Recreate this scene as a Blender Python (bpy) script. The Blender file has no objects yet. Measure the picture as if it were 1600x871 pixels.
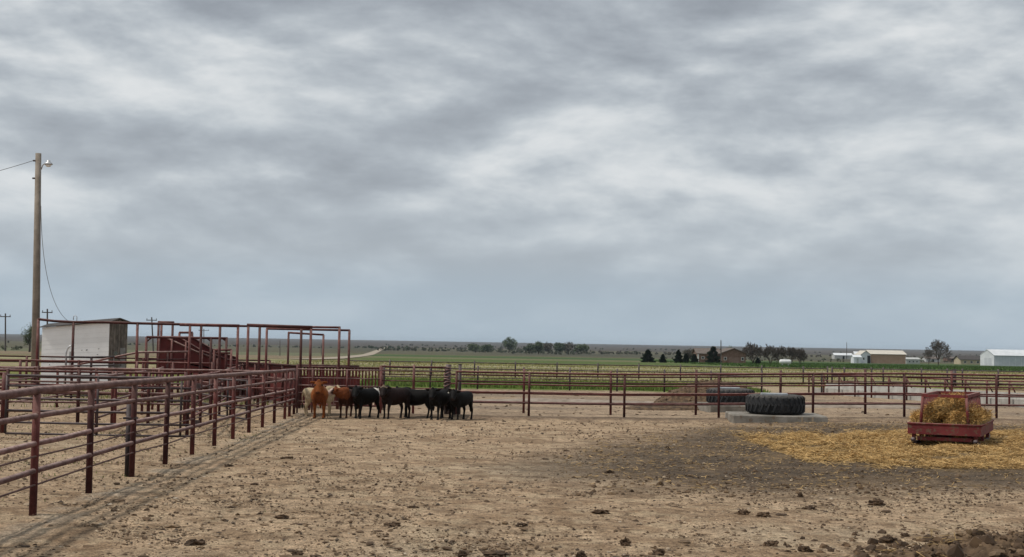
import bpy, math, random
import numpy as np
from mathutils import Matrix, Vector

rng = random.Random(11)
NR = np.random.RandomState(5)
scene = bpy.context.scene
C = scene.collection
rad = math.radians

# ------------------------------------------------------------------ camera
CAM_Z, F_PX, PITCH, ROLL = 2.15, 2000.0, 2.85, 0.98
cam_data = bpy.data.cameras.new('camera')
cam_data.sensor_width = 36.0
cam_data.lens = 36.0 * F_PX / 1600.0
cam_data.clip_start = 0.1
cam_data.clip_end = 60000.0
cam = bpy.data.objects.new('camera', cam_data)
C.objects.link(cam)
RCAM = Matrix.Rotation(rad(90 + PITCH), 3, 'X') @ Matrix.Rotation(rad(ROLL), 3, 'Z')
cam.matrix_world = Matrix.Translation((0, 0, CAM_Z)) @ RCAM.to_4x4()
scene.camera = cam

# ------------------------------------------------------------------ sun and sky
SUN_EL = 56.0
SUN_DIR = Vector((-0.97, -0.18, 0)).normalized()          # horizontal direction TOWARDS the sun
sun_data = bpy.data.lights.new('sun', 'SUN')
sun_data.energy = 2.4
sun_data.angle = rad(3.5)
sun_data.color = (1.0, 0.95, 0.87)
sun = bpy.data.objects.new('sun', sun_data)
C.objects.link(sun)
to_sun = SUN_DIR * math.cos(rad(SUN_EL)) + Vector((0, 0, math.sin(rad(SUN_EL))))
sun.rotation_euler = to_sun.to_track_quat('Z', 'Y').to_euler()
sun.location = (0, 0, 40)

world = bpy.data.worlds.new('World')
scene.world = world
world.use_nodes = True
wt = world.node_tree
wt.nodes.clear()
def wn(t, **kw):
    n = wt.nodes.new(t)
    for k, v in kw.items():
        setattr(n, k, v)
    return n
def wl(a, b): wt.links.new(a, b)
def wmath(op, a, b=None, clamp=False):
    n = wn('ShaderNodeMath', operation=op, use_clamp=clamp)
    for i, v in enumerate((a, b)):
        if v is None: continue
        if isinstance(v, (int, float)): n.inputs[i].default_value = v
        else: wl(v, n.inputs[i])
    return n.outputs[0]
def wramp(fac, stops, interp='EASE'):
    n = wn('ShaderNodeValToRGB')
    n.color_ramp.interpolation = interp
    els = n.color_ramp.elements
    while len(els) < len(stops): els.new(0.5)
    for e, (p, c) in zip(els, stops):
        e.position = p
        e.color = (c, c, c, 1) if isinstance(c, (int, float)) else (*c, 1)
    wl(fac, n.inputs[0])
    return n.outputs[0]
def wnoise(vec, scale, detail, rough, dist=0.0):
    n = wn('ShaderNodeTexNoise')
    n.inputs['Scale'].default_value = scale
    n.inputs['Detail'].default_value = detail
    n.inputs['Roughness'].default_value = rough
    n.inputs['Distortion'].default_value = dist
    wl(vec, n.inputs['Vector'])
    return n.outputs['Fac']
def wmix(fac, a, b):
    n = wn('ShaderNodeMix', data_type='RGBA')
    if isinstance(fac, (int, float)): n.inputs[0].default_value = fac
    else: wl(fac, n.inputs[0])
    for i, v in ((6, a), (7, b)):
        if isinstance(v, tuple): n.inputs[i].default_value = (*v, 1)
        else: wl(v, n.inputs[i])
    return n.outputs[2]
tc = wn('ShaderNodeTexCoord')
sep = wn('ShaderNodeSeparateXYZ'); wl(tc.outputs['Generated'], sep.inputs[0])
zc = wmath('ADD', wmath('MAXIMUM', sep.outputs[2], 0.0), 0.52)
def layer(ox, oy, kz, lift=0.0):
    cu = wn('ShaderNodeCombineXYZ')
    zz = wmath('ADD', zc, lift) if lift else zc
    wl(wmath('ADD', wmath('DIVIDE', sep.outputs[0], zz), ox), cu.inputs[0])
    wl(wmath('ADD', wmath('DIVIDE', sep.outputs[1], zz), oy), cu.inputs[1])
    wl(wmath('MULTIPLY', wmath('ADD', sep.outputs[2], lift), kz), cu.inputs[2])
    return cu.outputs[0]
def cover(lift):
    l1, l2 = layer(3.1, 8.7, 2.0, lift), layer(8.03, 7.09, 3.0, lift)
    return wmath('ADD', wmath('MULTIPLY', wnoise(l1, 1.8, 3.0, 0.5, 0.15), 0.60), wmath('ADD', wmath('MULTIPLY', wnoise(l2, 4.7, 9.0, 0.55, 0.12), 0.36), wmath('MULTIPLY', wnoise(l2, 12.0, 5.0, 0.55, 0.3), 0.05)))
dens = cover(0.0)
above = cover(0.016)
# thin cloud lets light through; tops facing up are whiter than the flat bases
relief = wmath('MULTIPLY', wmath('SUBTRACT', dens, above), 1.9)
shade = wmath('SUBTRACT', dens, relief)
cloud = wramp(shade, [(0.38, (0.77, 0.79, 0.80)), (0.45, (0.60, 0.64, 0.67)), (0.52, (0.44, 0.485, 0.53)), (0.60, (0.335, 0.37, 0.415)), (0.68, (0.27, 0.30, 0.34))], 'B_SPLINE')
# distance softens the clouds, the lowest degrees are blue haze
far = wramp(sep.outputs[2], [(0.0, 1.0), (0.06, 0.75), (0.14, 0.30), (0.24, 0.0)], 'EASE')
low = wramp(sep.outputs[2], [(0.0, 1.0), (0.03, 0.85), (0.075, 0.12), (0.12, 0.0)], 'EASE')
cloud1 = wmix(wmath('MULTIPLY', far, 0.62), cloud, (0.545, 0.60, 0.64))
cloud2 = wmix(wmath("MULTIPLY", low, 0.74), cloud1, (0.38, 0.475, 0.56))
gap = wmath('MULTIPLY', wramp(dens, [(0.28, 0.45), (0.42, 0.0)]), wmath('SUBTRACT', 1.0, far))
sky = wn('ShaderNodeTexSky', sky_type='NISHITA')
sky.sun_disc = False
sky.sun_elevation = rad(SUN_EL)
sky.sun_rotation = math.atan2(SUN_DIR.x, SUN_DIR.y)
sky.altitude = 1200
sky.air_density = 1.2
sky.dust_density = 2.0
bg_sky = wn('ShaderNodeBackground'); bg_sky.inputs[1].default_value = 0.09
wl(sky.outputs[0], bg_sky.inputs[0])
bg_cloud = wn('ShaderNodeBackground'); bg_cloud.inputs[1].default_value = 1.0
wl(cloud2, bg_cloud.inputs[0])
mixs = wn('ShaderNodeMixShader')
wl(gap, mixs.inputs[0]); wl(bg_cloud.outputs[0], mixs.inputs[1]); wl(bg_sky.outputs[0], mixs.inputs[2])
wo = wn('ShaderNodeOutputWorld'); wl(mixs.outputs[0], wo.inputs[0])

vs = scene.view_settings
vs.view_transform = 'Standard'
vs.look = 'None'
vs.exposure = 0.0
vs.gamma = 1.0
vs.use_curve_mapping = False
scene.cycles.use_denoising = True
scene.cycles.volume_bounces = 0
scene.cycles.max_bounces = 8

# ------------------------------------------------------------------ ground shape
HT = np.array([(-1e5, 2.15), (0, 2.15), (15, 2.15), (20, 2.2), (30, 2.34), (42, 2.5), (60, 2.58), (75, 2.65), (105, 2.8), (140, 2.95), (200, 3.3),
               (330, 4.5), (570, 6.6), (780, 7.5), (1000, 8.2), (1500, 9.6), (2000, 10.5), (3000, 10.8), (4000, 10.0), (5500, 7.0), (7000, 4.0), (9000, 2.3), (1e6, 2.3)])
def sstep(a, b, x):
    t = np.clip((np.asarray(x, float) - a) / (b - a), 0, 1)
    return t * t * (3 - 2 * t)
def g0(x, y):
    """smooth ground height"""
    z = 2.15 - np.interp(y, HT[:, 0], HT[:, 1])
    z = z + 0.19 * sstep(3, 14, x) * sstep(19, 34, y) * (1 - sstep(47, 62, y))
    return z
def G(x, y): return float(g0(x, y))

_perm = np.random.RandomState(3).permutation(4096)
def vnoise(x, y):
    xi = np.floor(x).astype(int); yi = np.floor(y).astype(int)
    fx = x - xi; fy = y - yi
    fx = fx * fx * (3 - 2 * fx); fy = fy * fy * (3 - 2 * fy)
    def h(a, b): return _perm[(_perm[a % 4096] + b * 131) % 4096] / 4095.0
    return (h(xi, yi) * (1 - fx) + h(xi + 1, yi) * fx) * (1 - fy) + (h(xi, yi + 1) * (1 - fx) + h(xi + 1, yi + 1) * fx) * fy
def fbm(x, y, oct=4, rough=0.5):
    s = 0; a = 1; t = 0
    for i in range(oct):
        s = s + a * vnoise(x * 2 ** i + 17.3 * i, y * 2 ** i + 9.1 * i); t += a; a *= rough
    return s / t

# photograph pixel -> world, used to survey where things stand
def ray(px, py):
    d = RCAM @ Vector(((px - 800) / F_PX, (435.5 - py) / F_PX, -1))
    return d
def at(px, py, Y):
    d = ray(px, py); t = Y / d.y
    return Vector((d.x * t, Y, CAM_Z + d.z * t))
def proj(p):
    q = RCAM.transposed() @ (Vector(p) - Vector((0, 0, CAM_Z)))
    return 800 + F_PX * q.x / -q.z, 435.5 - F_PX * q.y / -q.z
def gp(px, Y):
    """ground point at distance Y seen in pixel column px"""
    x = (px - 800) / F_PX * Y
    for _ in range(6):
        x += (px - proj((x, Y, G(x, Y)))[0]) * Y / F_PX
    return Vector((x, Y, G(x, Y)))
def gpix(px, py):
    """ground point seen at a pixel"""
    d = ray(px, py); Y = 40.0
    for _ in range(60):
        t = Y / d.y
        h = CAM_Z - G(d.x * t, Y)
        Yn = h / (-d.z) * d.y if d.z < -1e-6 else 8000
        Y = 0.5 * Y + 0.5 * Yn
    t = Y / d.y
    return Vector((d.x * t, Y, G(d.x * t, Y)))

# ------------------------------------------------------------------ mesh helpers
class MB:
    def __init__(s): s.v = []; s.f = []; s.c = None
    def add(s, vs_, fs):
        o = len(s.v); s.v += [tuple(v) for v in vs_]; s.f += [tuple(i + o for i in f) for f in fs]
    def box(s, a, b):
        x0, y0, z0 = a; x1, y1, z1 = b
        s.add([(x0, y0, z0), (x1, y0, z0), (x1, y1, z0), (x0, y1, z0), (x0, y0, z1), (x1, y0, z1), (x1, y1, z1), (x0, y1, z1)],
              [(0, 3, 2, 1), (4, 5, 6, 7), (0, 1, 5, 4), (1, 2, 6, 5), (2, 3, 7, 6), (3, 0, 4, 7)])
        return s
    def bbox(s, a, b, w=0.02):
        """box with chamfered edges"""
        x0, y0, z0 = a; x1, y1, z1 = b
        def loop(ix, iz0):
            i = ix
            return [(x0 + i, y0, iz0), (x1 - i, y0, iz0), (x1, y0 + i, iz0), (x1, y1 - i, iz0), (x1 - i, y1, iz0), (x0 + i, y1, iz0), (x0, y1 - i, iz0), (x0, y0 + i, iz0)]
        def shr(l, d):
            cx, cy = (x0 + x1) / 2, (y0 + y1) / 2
            return [(p[0] + (d if p[0] < cx else -d), p[1] + (d if p[1] < cy else -d), p[2]) for p in l]
        L = [shr(loop(w, z0), w), loop(w, z0 + w), loop(w, z1 - w), shr(loop(w, z1), w)]
        vs_ = [p for l in L for p in l]; fs = []
        for k in range(3):
            for i in range(8):
                j = (i + 1) % 8
                fs.append((k * 8 + i, k * 8 + j, k * 8 + 8 + j, k * 8 + 8 + i))
        fs.append(tuple(range(7, -1, -1))); fs.append(tuple(range(24, 32)))
        s.add(vs_, fs); return s
    def tube(s, pts, r, n=8, cap=True):
        pts = [Vector(p) for p in pts]
        rs = r if isinstance(r, (list, tuple)) else [r] * len(pts)
        vs_ = []; fs = []
        d0 = (pts[1] - pts[0]).normalized()
        ref = Vector((0, 0, 1)) if abs(d0.z) < 0.9 else Vector((1, 0, 0))
        for i, p in enumerate(pts):
            d = (pts[min(i + 1, len(pts) - 1)] - pts[max(i - 1, 0)])
            d = d.normalized() if d.length > 1e-9 else d0
            a = d.cross(ref)
            if a.length < 1e-4: a = d.cross(Vector((0.3, 1, 0.1)))
            a.normalize(); b = d.cross(a)
            for k in range(n):
                t = 2 * math.pi * k / n
                vs_.append(p + rs[i] * (math.cos(t) * a + math.sin(t) * b))
        for i in range(len(pts) - 1):
            for k in range(n):
                k2 = (k + 1) % n
                fs.append((i * n + k, i * n + k2, (i + 1) * n + k2, (i + 1) * n + k))
        if cap:
            fs.append(tuple(range(n - 1, -1, -1))); fs.append(tuple((len(pts) - 1) * n + k for k in range(n)))
        s.add(vs_, fs); return s
    def loft(s, secs, n=16):
        """secs: list of (centre, u, ru, v, rv)"""
        vs_ = []; fs = []
        for c, u, ru, v, rv in secs:
            c, u, v = Vector(c), Vector(u), Vector(v)
            for k in range(n):
                t = 2 * math.pi * k / n
                vs_.append(c + u * (ru * math.cos(t)) + v * (rv * math.sin(t)))
        for i in range(len(secs) - 1):
            for k in range(n):
                k2 = (k + 1) % n
                fs.append((i * n + k, i * n + k2, (i + 1) * n + k2, (i + 1) * n + k))
        fs.append(tuple(range(n - 1, -1, -1))); fs.append(tuple((len(secs) - 1) * n + k for k in range(n)))
        s.add(vs_, fs); return s
    def prism(s, poly, off):
        """closed polygon (3-D points) extruded by the vector off"""
        n = len(poly); off = Vector(off)
        vs_ = [Vector(p) for p in poly] + [Vector(p) + off for p in poly]
        fs = [tuple(range(n - 1, -1, -1)), tuple(range(n, 2 * n))] + [(i, (i + 1) % n, n + (i + 1) % n, n + i) for i in range(n)]
        s.add(vs_, fs); return s
    def build(s, name, mat, parent=None, smooth=False):
        me = bpy.data.meshes.new(name)
        o = ROOT.get(parent.name, Vector((0, 0, 0))) if parent is not None else Vector((0, 0, 0))
        me.from_pydata([(v[0] - o[0], v[1] - o[1], v[2] - o[2]) for v in s.v], [], s.f)
        if s.c is not None:
            ca = me.color_attributes.new('col', 'FLOAT_COLOR', 'POINT')
            arr = np.ones((len(s.v), 4), np.float32); arr[:, :3] = np.array(s.c, np.float32)[:, :3]
            ca.data.foreach_set('color', arr.ravel())
        me.update()
        ob = bpy.data.objects.new(name, me)
        C.objects.link(ob)
        me.materials.append(mat)
        if smooth:
            me.polygons.foreach_set('use_smooth', [True] * len(me.polygons))
        if parent is not None:
            ob.parent = parent; ROOT[ob.name] = o
        else:
            ROOT[ob.name] = Vector((0, 0, 0))
        return ob
ROOT = {}
def tag(o, label=None, cat=None, group=None, kind=None):
    if label: o['label'] = label
    if cat: o['category'] = cat
    if group: o['group'] = group
    if kind: o['kind'] = kind
    return o
def thing(name, label, cat, loc=(0, 0, 0), rz=0, group=None, local=False):
    """Empty at a thing's base. Parts are written in world coordinates unless local."""
    o = bpy.data.objects.new(name, None); C.objects.link(o)
    o.location = loc; o.rotation_euler = (0, 0, rz); o.empty_display_size = 0.2
    ROOT[o.name] = Vector((0, 0, 0)) if local else Vector(loc)
    return tag(o, label, cat, group)
def copy_tree(o, parent=None):
    c = o.copy(); C.objects.link(c); c.parent = parent
    ROOT[c.name] = ROOT.get(o.name, Vector((0, 0, 0)))
    for ch in [k for k in o.children]:
        copy_tree(ch, c)
    return c

# ------------------------------------------------------------------ materials
def newmat(name):
    m = bpy.data.materials.new(name); m.use_nodes = True
    nt = m.node_tree
    return m, nt, nt.nodes['Principled BSDF']
class NT:
    def __init__(s, nt): s.nt = nt
    def n(s, t, **kw):
        x = s.nt.nodes.new(t)
        for k, v in kw.items(): setattr(x, k, v)
        return x
    def l(s, a, b): s.nt.links.new(a, b)
    def noise(s, vec, scale, detail=5, rough=0.55, dist=0):
        x = s.n('ShaderNodeTexNoise'); x.inputs['Scale'].default_value = scale; x.inputs['Detail'].default_value = detail
        x.inputs['Roughness'].default_value = rough; x.inputs['Distortion'].default_value = dist
        if vec is not None: s.l(vec, x.inputs['Vector'])
        return x.outputs['Fac']
    def ramp(s, fac, stops, interp='LINEAR'):
        x = s.n('ShaderNodeValToRGB'); x.color_ramp.interpolation = interp
        els = x.color_ramp.elements
        while len(els) < len(stops): els.new(0.5)
        for e, (p, c) in zip(els, stops):
            e.position = p; e.color = (c, c, c, 1) if isinstance(c, (int, float)) else (*c, 1)
        s.l(fac, x.inputs[0]); return x.outputs[0]
    def mix(s, fac, a, b, blend='MIX'):
        x = s.n('ShaderNodeMix', data_type='RGBA', blend_type=blend)
        if isinstance(fac, (int, float)): x.inputs[0].default_value = fac
        else: s.l(fac, x.inputs[0])
        for i, v in ((6, a), (7, b)):
            if isinstance(v, tuple): x.inputs[i].default_value = (*v, 1)
            else: s.l(v, x.inputs[i])
        return x.outputs[2]
    def math(s, op, a, b=0.0, clamp=False):
        x = s.n('ShaderNodeMath', operation=op, use_clamp=clamp)
        for i, v in enumerate((a, b)):
            if isinstance(v, (int, float)): x.inputs[i].default_value = v
            else: s.l(v, x.inputs[i])
        return x.outputs[0]
    def bump(s, bsdf, h, strength=0.3, dist=0.02):
        x = s.n('ShaderNodeBump'); x.inputs['Strength'].default_value = strength; x.inputs['Distance'].default_value = dist
        s.l(h, x.inputs['Height']); s.l(x.outputs[0], bsdf.inputs['Normal'])
def surf(name, c1, c2, scale=4.0, rough=0.85, bump=0.3, bscale=40.0, attr=False, dust=None, metallic=0.0, lo=0.38, hi=0.62, spec=0.3, vary=0.0, wear=None):
    m, nt, b = newmat(name); T = NT(nt)
    tc_ = T.n('ShaderNodeTexCoord'); vec = tc_.outputs['Object']
    nz = T.noise(vec, scale, 6, 0.6)
    if attr:
        a = T.n('ShaderNodeAttribute'); a.attribute_name = 'col'
        col = T.mix(1.0, a.outputs['Color'], T.ramp(nz, [(0.3, 0.75), (0.7, 1.25)]), 'MULTIPLY')
    else:
        col = T.ramp(nz, [(lo, c1), (hi, c2)])
    if wear:
        col = T.mix(T.ramp(T.noise(vec, scale * 4.3, 5, 0.65), [(wear[1], 0.0), (wear[1] + 0.08, 1.0)]), col, wear[0])
    if dust:
        geo = T.n('ShaderNodeNewGeometry'); sp = T.n('ShaderNodeSeparateXYZ'); T.l(geo.outputs['Normal'], sp.inputs[0])
        up = T.math('MULTIPLY', T.ramp(sp.outputs[2], [(0.25, 0.0), (0.8, 1.0)]), T.ramp(T.noise(vec, scale * 2.1, 5, 0.6), [(0.35, 0.25), (0.6, 0.95)]))
        col = T.mix(up, col, dust)
    if vary:
        oi = T.n('ShaderNodeObjectInfo')
        col = T.mix(1.0, col, T.ramp(oi.outputs['Random'], [(0.0, 1 - vary), (1.0, 1 + vary)]), 'MULTIPLY')
    T.l(col, b.inputs['Base Color'])
    b.inputs['Roughness'].default_value = rough
    b.inputs['Metallic'].default_value = metallic
    b.inputs['Specular IOR Level'].default_value = spec
    if bump: T.bump(b, T.noise(vec, bscale, 4, 0.6), bump, 0.02)
    return m
PIPE = surf('red_oxide_pipe', (0.046, 0.013, 0.012), (0.105, 0.028, 0.024), 3.0, 0.85, 0.3, 60, dust=(0.26, 0.155, 0.135), vary=0.4, wear=((0.19, 0.105, 0.082), 0.62))
PIPE_PALE = surf('dusty_pipe', (0.095, 0.042, 0.037), (0.19, 0.10, 0.088), 4.0, 0.85, 0.3, 60, dust=(0.42, 0.30, 0.265), vary=0.2, wear=((0.075, 0.035, 0.026), 0.57))
PIPE_DARK = surf('dark_pipe', (0.028, 0.022, 0.024), (0.055, 0.036, 0.036), 3.0, 0.6, 0.2, 60, dust=(0.20, 0.155, 0.15), vary=0.25)
ROD = surf('rusty_rod', (0.07, 0.035, 0.03), (0.12, 0.065, 0.055), 5.0, 0.75, 0.1, 60)
SHEET = surf('red_sheet_steel', (0.085, 0.013, 0.013), (0.13, 0.024, 0.021), 1.6, 0.6, 0.08, 8, dust=(0.30, 0.17, 0.15), vary=0.12, wear=((0.07, 0.028, 0.022), 0.62))
FEEDER = surf('feeder_paint', (0.125, 0.018, 0.020), (0.185, 0.032, 0.032), 2.5, 0.7, 0.2, 30, dust=(0.27, 0.15, 0.125), wear=((0.13, 0.080, 0.052), 0.535))
WOODPOLE = surf('weathered_pole', (0.20, 0.165, 0.13), (0.30, 0.255, 0.21), 2.0, 0.9, 0.5, 12)
BOARD = surf('weathered_board', (0.075, 0.060, 0.049), (0.155, 0.128, 0.105), 3.0, 0.92, 0.5, 25, vary=0.35)
WHITEWASH = surf('white_siding', (0.84, 0.835, 0.82), (0.89, 0.885, 0.875), 1.4, 0.75, 0.1, 15, vary=0.03, wear=((0.55, 0.52, 0.48), 0.70))
DARKROOF = surf('dark_roof', (0.05, 0.045, 0.042), (0.09, 0.08, 0.075), 2.0, 0.9, 0.3, 20)
CONCRETE = surf('concrete', (0.33, 0.31, 0.28), (0.46, 0.44, 0.40), 1.8, 0.9, 0.3, 25, wear=((0.24, 0.20, 0.15), 0.63))
RUBBER = surf('tyre_rubber', (0.012, 0.013, 0.015), (0.034, 0.035, 0.038), 4.0, 0.8, 0.35, 40, dust=(0.10, 0.09, 0.08), wear=((0.085, 0.075, 0.062), 0.60))
PADC = surf('stained_concrete', (0.17, 0.155, 0.13), (0.29, 0.265, 0.23), 1.8, 0.9, 0.5, 18, wear=((0.17, 0.13, 0.095), 0.56))
GALV = surf('galvanised', (0.42, 0.43, 0.44), (0.56, 0.57, 0.58), 5.0, 0.45, 0.05, 20, metallic=0.5)
WIRE = surf('wire', (0.10, 0.10, 0.105), (0.16, 0.16, 0.165), 5.0, 0.6, 0)
BLACK = surf('dark_opening', (0.012, 0.012, 0.013), (0.022, 0.021, 0.02), 3.0, 0.9, 0)
HAY = surf('hay', (0.20, 0.125, 0.05), (0.40, 0.26, 0.105), 9.0, 0.95, 0.8, 50)
STRAW = surf('straw', (1, 1, 1), (1, 1, 1), 6.0, 0.7, 0, attr=True)
CLOD = surf('manure_clod', (0.045, 0.028, 0.017), (0.12, 0.076, 0.045), 14.0, 0.95, 0.7, 40, vary=0.25)
SCATTER = surf('clod_scatter', (1, 1, 1), (1, 1, 1), 9.0, 0.95, 0, attr=True)
PILE = surf('manure_pile', (0.050, 0.032, 0.020), (0.15, 0.098, 0.058), 6.0, 0.95, 1.0, 16)
GRASS = surf('grass_blade', (1, 1, 1), (1, 1, 1), 0.6, 0.8, 0, attr=True)
LEAF = surf('leaf', (1, 1, 1), (1, 1, 1), 0.5, 0.8, 0, attr=True)
BARK = surf('bark', (0.060, 0.045, 0.036), (0.12, 0.092, 0.075), 3.0, 0.95, 0.5, 20)
TWIG = surf('bare_twig', (0.085, 0.070, 0.060), (0.145, 0.120, 0.102), 1.0, 0.9, 0)
BRICK = surf('brown_brick', (0.15, 0.090, 0.066), (0.23, 0.15, 0.115), 2.5, 0.9, 0.3, 10)
SHINGLE = surf('brown_shingle', (0.12, 0.095, 0.082), (0.18, 0.15, 0.13), 2.0, 0.9, 0.3, 10)
TRIM = surf('white_trim', (0.62, 0.61, 0.58), (0.74, 0.73, 0.70), 2.0, 0.7, 0)
TANWALL = surf('tan_metal', (0.42, 0.265, 0.18), (0.47, 0.305, 0.215), 0.6, 0.6, 0.05, 4)
TANROOF = surf('cream_metal_roof', (0.55, 0.50, 0.42), (0.63, 0.58, 0.50), 0.6, 0.5, 0.05, 4)
WHITEMETAL = surf('white_metal', (0.66, 0.68, 0.70), (0.76, 0.77, 0.78), 0.6, 0.45, 0.05, 4)
GREYWALL = surf('grey_wall', (0.42, 0.42, 0.41), (0.52, 0.52, 0.50), 0.8, 0.8, 0.05, 4)
TANK = surf('white_tank', (0.72, 0.72, 0.71), (0.8, 0.8, 0.79), 2.0, 0.4, 0)
GLASS = surf('dark_glass', (0.03, 0.035, 0.04), (0.05, 0.055, 0.06), 1.0, 0.15, 0, spec=0.5)
m, nt, b = newmat('water'); b.inputs['Base Color'].default_value = (0.05, 0.055, 0.05, 1); b.inputs['Roughness'].default_value = 0.05
T = NT(nt); T.bump(b, T.noise(T.n('ShaderNodeTexCoord').outputs['Object'], 9, 3), 0.15, 0.01); WATER = m
YELLOW = surf('ear_tag', (0.62, 0.60, 0.50), (0.7, 0.68, 0.6), 3, 0.5, 0)

# ------------------------------------------------------------------ ground sheet
def poly_sd(x, y, poly):
    """signed distance (inside positive) of arrays to a polygon"""
    inside = np.zeros(x.shape, bool); d2 = np.full(x.shape, 1e18)
    n = len(poly)
    for i in range(n):
        x0, y0 = poly[i]; x1, y1 = poly[(i + 1) % n]
        ex, ey = x1 - x0, y1 - y0
        t = np.clip(((x - x0) * ex + (y - y0) * ey) / (ex * ex + ey * ey + 1e-12), 0, 1)
        d2 = np.minimum(d2, (x - x0 - t * ex) ** 2 + (y - y0 - t * ey) ** 2)
        c = ((y0 > y) != (y1 > y)) & (x < (x1 - x0) * (y - y0) / (y1 - y0 + 1e-12) + x0)
        inside ^= c
    return np.where(inside, 1, -1) * np.sqrt(d2)
def wpoly(pts): return [tuple(gpix(*p)[:2]) for p in pts]
MANURE = wpoly([(860, 715), (960, 690), (1090, 668), (1290, 661), (1420, 662), (1640, 664), (1800, 690), (1900, 740), (1720, 772), (1560, 766), (1380, 772), (1180, 775), (1000, 764), (890, 742)])
STRAWP = wpoly([(1165, 688), (1230, 680), (1400, 676), (1560, 676), (1660, 684), (1680, 725), (1600, 727), (1480, 735), (1380, 729), (1260, 718), (1200, 702)])
# left pipe fence line
LF0, LF1 = gp(51, 15.3), gp(459, 41.7)
def lf_dist(x, y):
    """signed distance right of the left fence line, and position along it"""
    ex, ey = LF1.x - LF0.x, LF1.y - LF0.y; L = math.hypot(ex, ey); ex /= L; ey /= L
    return (x - LF0.x) * ey - (y - LF0.y) * ex, (x - LF0.x) * ex + (y - LF0.y) * ey

ang = np.concatenate([np.arange(-180, -34, 6.0), np.arange(-34, -25, 1.0), np.arange(-25, 25.001, 0.14), np.arange(26, 35, 1.0), np.arange(36, 180, 6.0)])
rr = [4.0]
while rr[-1] < 8999:
    r = rr[-1]
    k = 1.05 if r < 11 else 1.0075 if r < 60 else 1.010 if r < 320 else 1.03
    rr.append(min(r * k, 9000.0))
rr = np.array(rr)
A, R_ = np.meshgrid(np.radians(ang), rr)
gx = R_ * np.sin(A); gy = R_ * np.cos(A)
sd_m = poly_sd(gx, gy, MANURE); sd_s = poly_sd(gx, gy, STRAWP)
n1 = fbm(gx * 0.35, gy * 0.35, 5); n2 = fbm(gx * 1.7 + 50, gy * 1.7, 4); n3 = fbm(gx * 0.012 + 7, gy * 0.004 + 3, 5); n4 = fbm(gx * 0.06, gy * 0.06 + 11, 4)
m_man = sstep(-1.6, 2.0, sd_m + 3.4 * (n1 - 0.5) + 1.4 * (n2 - 0.5))
m_str = sstep(-1.0, 1.4, sd_s + 2.4 * (n1 - 0.5) + 1.6 * (n2 - 0.5))
lfd, lfa = lf_dist(gx, gy)
def L3(*c): return np.array(c, float)
col = np.zeros(gx.shape + (3,)); col[:] = L3(0.405, 0.298, 0.200)
def paint(mask, c):
    global col
    mk_ = np.asarray(mask)[..., None]
    col = col * (1 - mk_) + mk_ * np.asarray(c)
Ynz = gy * (1 + 0.10 * (n4 - 0.5)) 
paint(0.55 * sstep(0.50, 0.62, n1), L3(0.265, 0.185, 0.120))
paint(0.7 * sstep(0.50, 0.62, fbm(gx * 0.22 + 31, gy * 0.22 + 8, 4)) * (1 - sstep(26, 34, gy)), L3(0.43, 0.345, 0.245))
paint(0.65 * sstep(0.53, 0.66, n2), L3(0.205, 0.138, 0.084))
paint(0.6 * sstep(0.56, 0.66, fbm(gx * 4.1 + 5, gy * 4.1 + 2, 3)), L3(0.17, 0.115, 0.07))
paint(0.5 * sstep(0.55, 0.68, fbm(gx * 3.3 + 77, gy * 3.3 + 2, 3)), L3(0.44, 0.345, 0.235))
paint(0.55 * sstep(42.6, 44, gy) * (1 - sstep(60, 74, gy)), L3(0.30, 0.235, 0.175))          # dry lot beyond the fence
paint(0.8 * sstep(0.47, 0.6, fbm(gx * 0.15 + 3, gy * 0.30 + 4, 4)) * sstep(43, 46, gy) * (1 - sstep(66, 74, gy)), L3(0.21, 0.165, 0.125))
paint(0.94 * m_man, L3(0.105, 0.078, 0.055))
paint(0.5 * m_man * sstep(0.5, 0.6, n2), L3(0.20, 0.14, 0.085))
paint(0.75 * m_str, L3(0.20, 0.135, 0.065))
# trampled manure under the back fence, with the shadow line there painted in
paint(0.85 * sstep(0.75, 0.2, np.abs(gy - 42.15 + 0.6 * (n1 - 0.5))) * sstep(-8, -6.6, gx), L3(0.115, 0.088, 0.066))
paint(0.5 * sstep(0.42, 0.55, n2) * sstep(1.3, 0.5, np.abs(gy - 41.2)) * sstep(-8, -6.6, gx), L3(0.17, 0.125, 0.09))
paint(0.55 * sstep(0.45, 0.58, n2) * sstep(-0.1, 0.2, lfd) * sstep(0.85, 0.3, lfd) * sstep(-6, 0, lfa) * (1 - sstep(27, 29, lfa)), L3(0.33, 0.29, 0.235))
# fields, by distance
rightside = sstep(9, 14, gx)
paint(sstep(72, 74, Ynz) * (1 - sstep(86, 89, Ynz)) * (1 - sstep(12.5, 16, gx)) , L3(0.105, 0.165, 0.022))
paint(sstep(72, 74, Ynz) * (1 - sstep(86, 89, Ynz)) * sstep(12.5, 16, gx), L3(0.40, 0.31, 0.205))
paint(sstep(86, 89, Ynz) * (1 - sstep(99, 104, Ynz)), L3(0.20, 0.205, 0.055))
paint(sstep(100, 104, Ynz), L3(0.33, 0.275, 0.16))
paint(0.7 * sstep(0.48, 0.6, fbm(gx * 0.05 + 9, gy * 0.12, 4)) * sstep(98, 102, Ynz) * (1 - sstep(190, 210, Ynz)), L3(0.235, 0.225, 0.085))
paint(sstep(140, 150, Ynz) * (1 - sstep(188, 196, Ynz)), L3(0.20, 0.20, 0.085))
paint(sstep(155, 160, Ynz) * (1 - sstep(172, 178, Ynz)), L3(0.33, 0.295, 0.17))
leftside = 1 - sstep(-75, -45, gx / (gy + 1) * 400)      # plough land on the left
paint(sstep(200, 206, gy), L3(0.090, 0.125, 0.034))                                            # green crop
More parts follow.
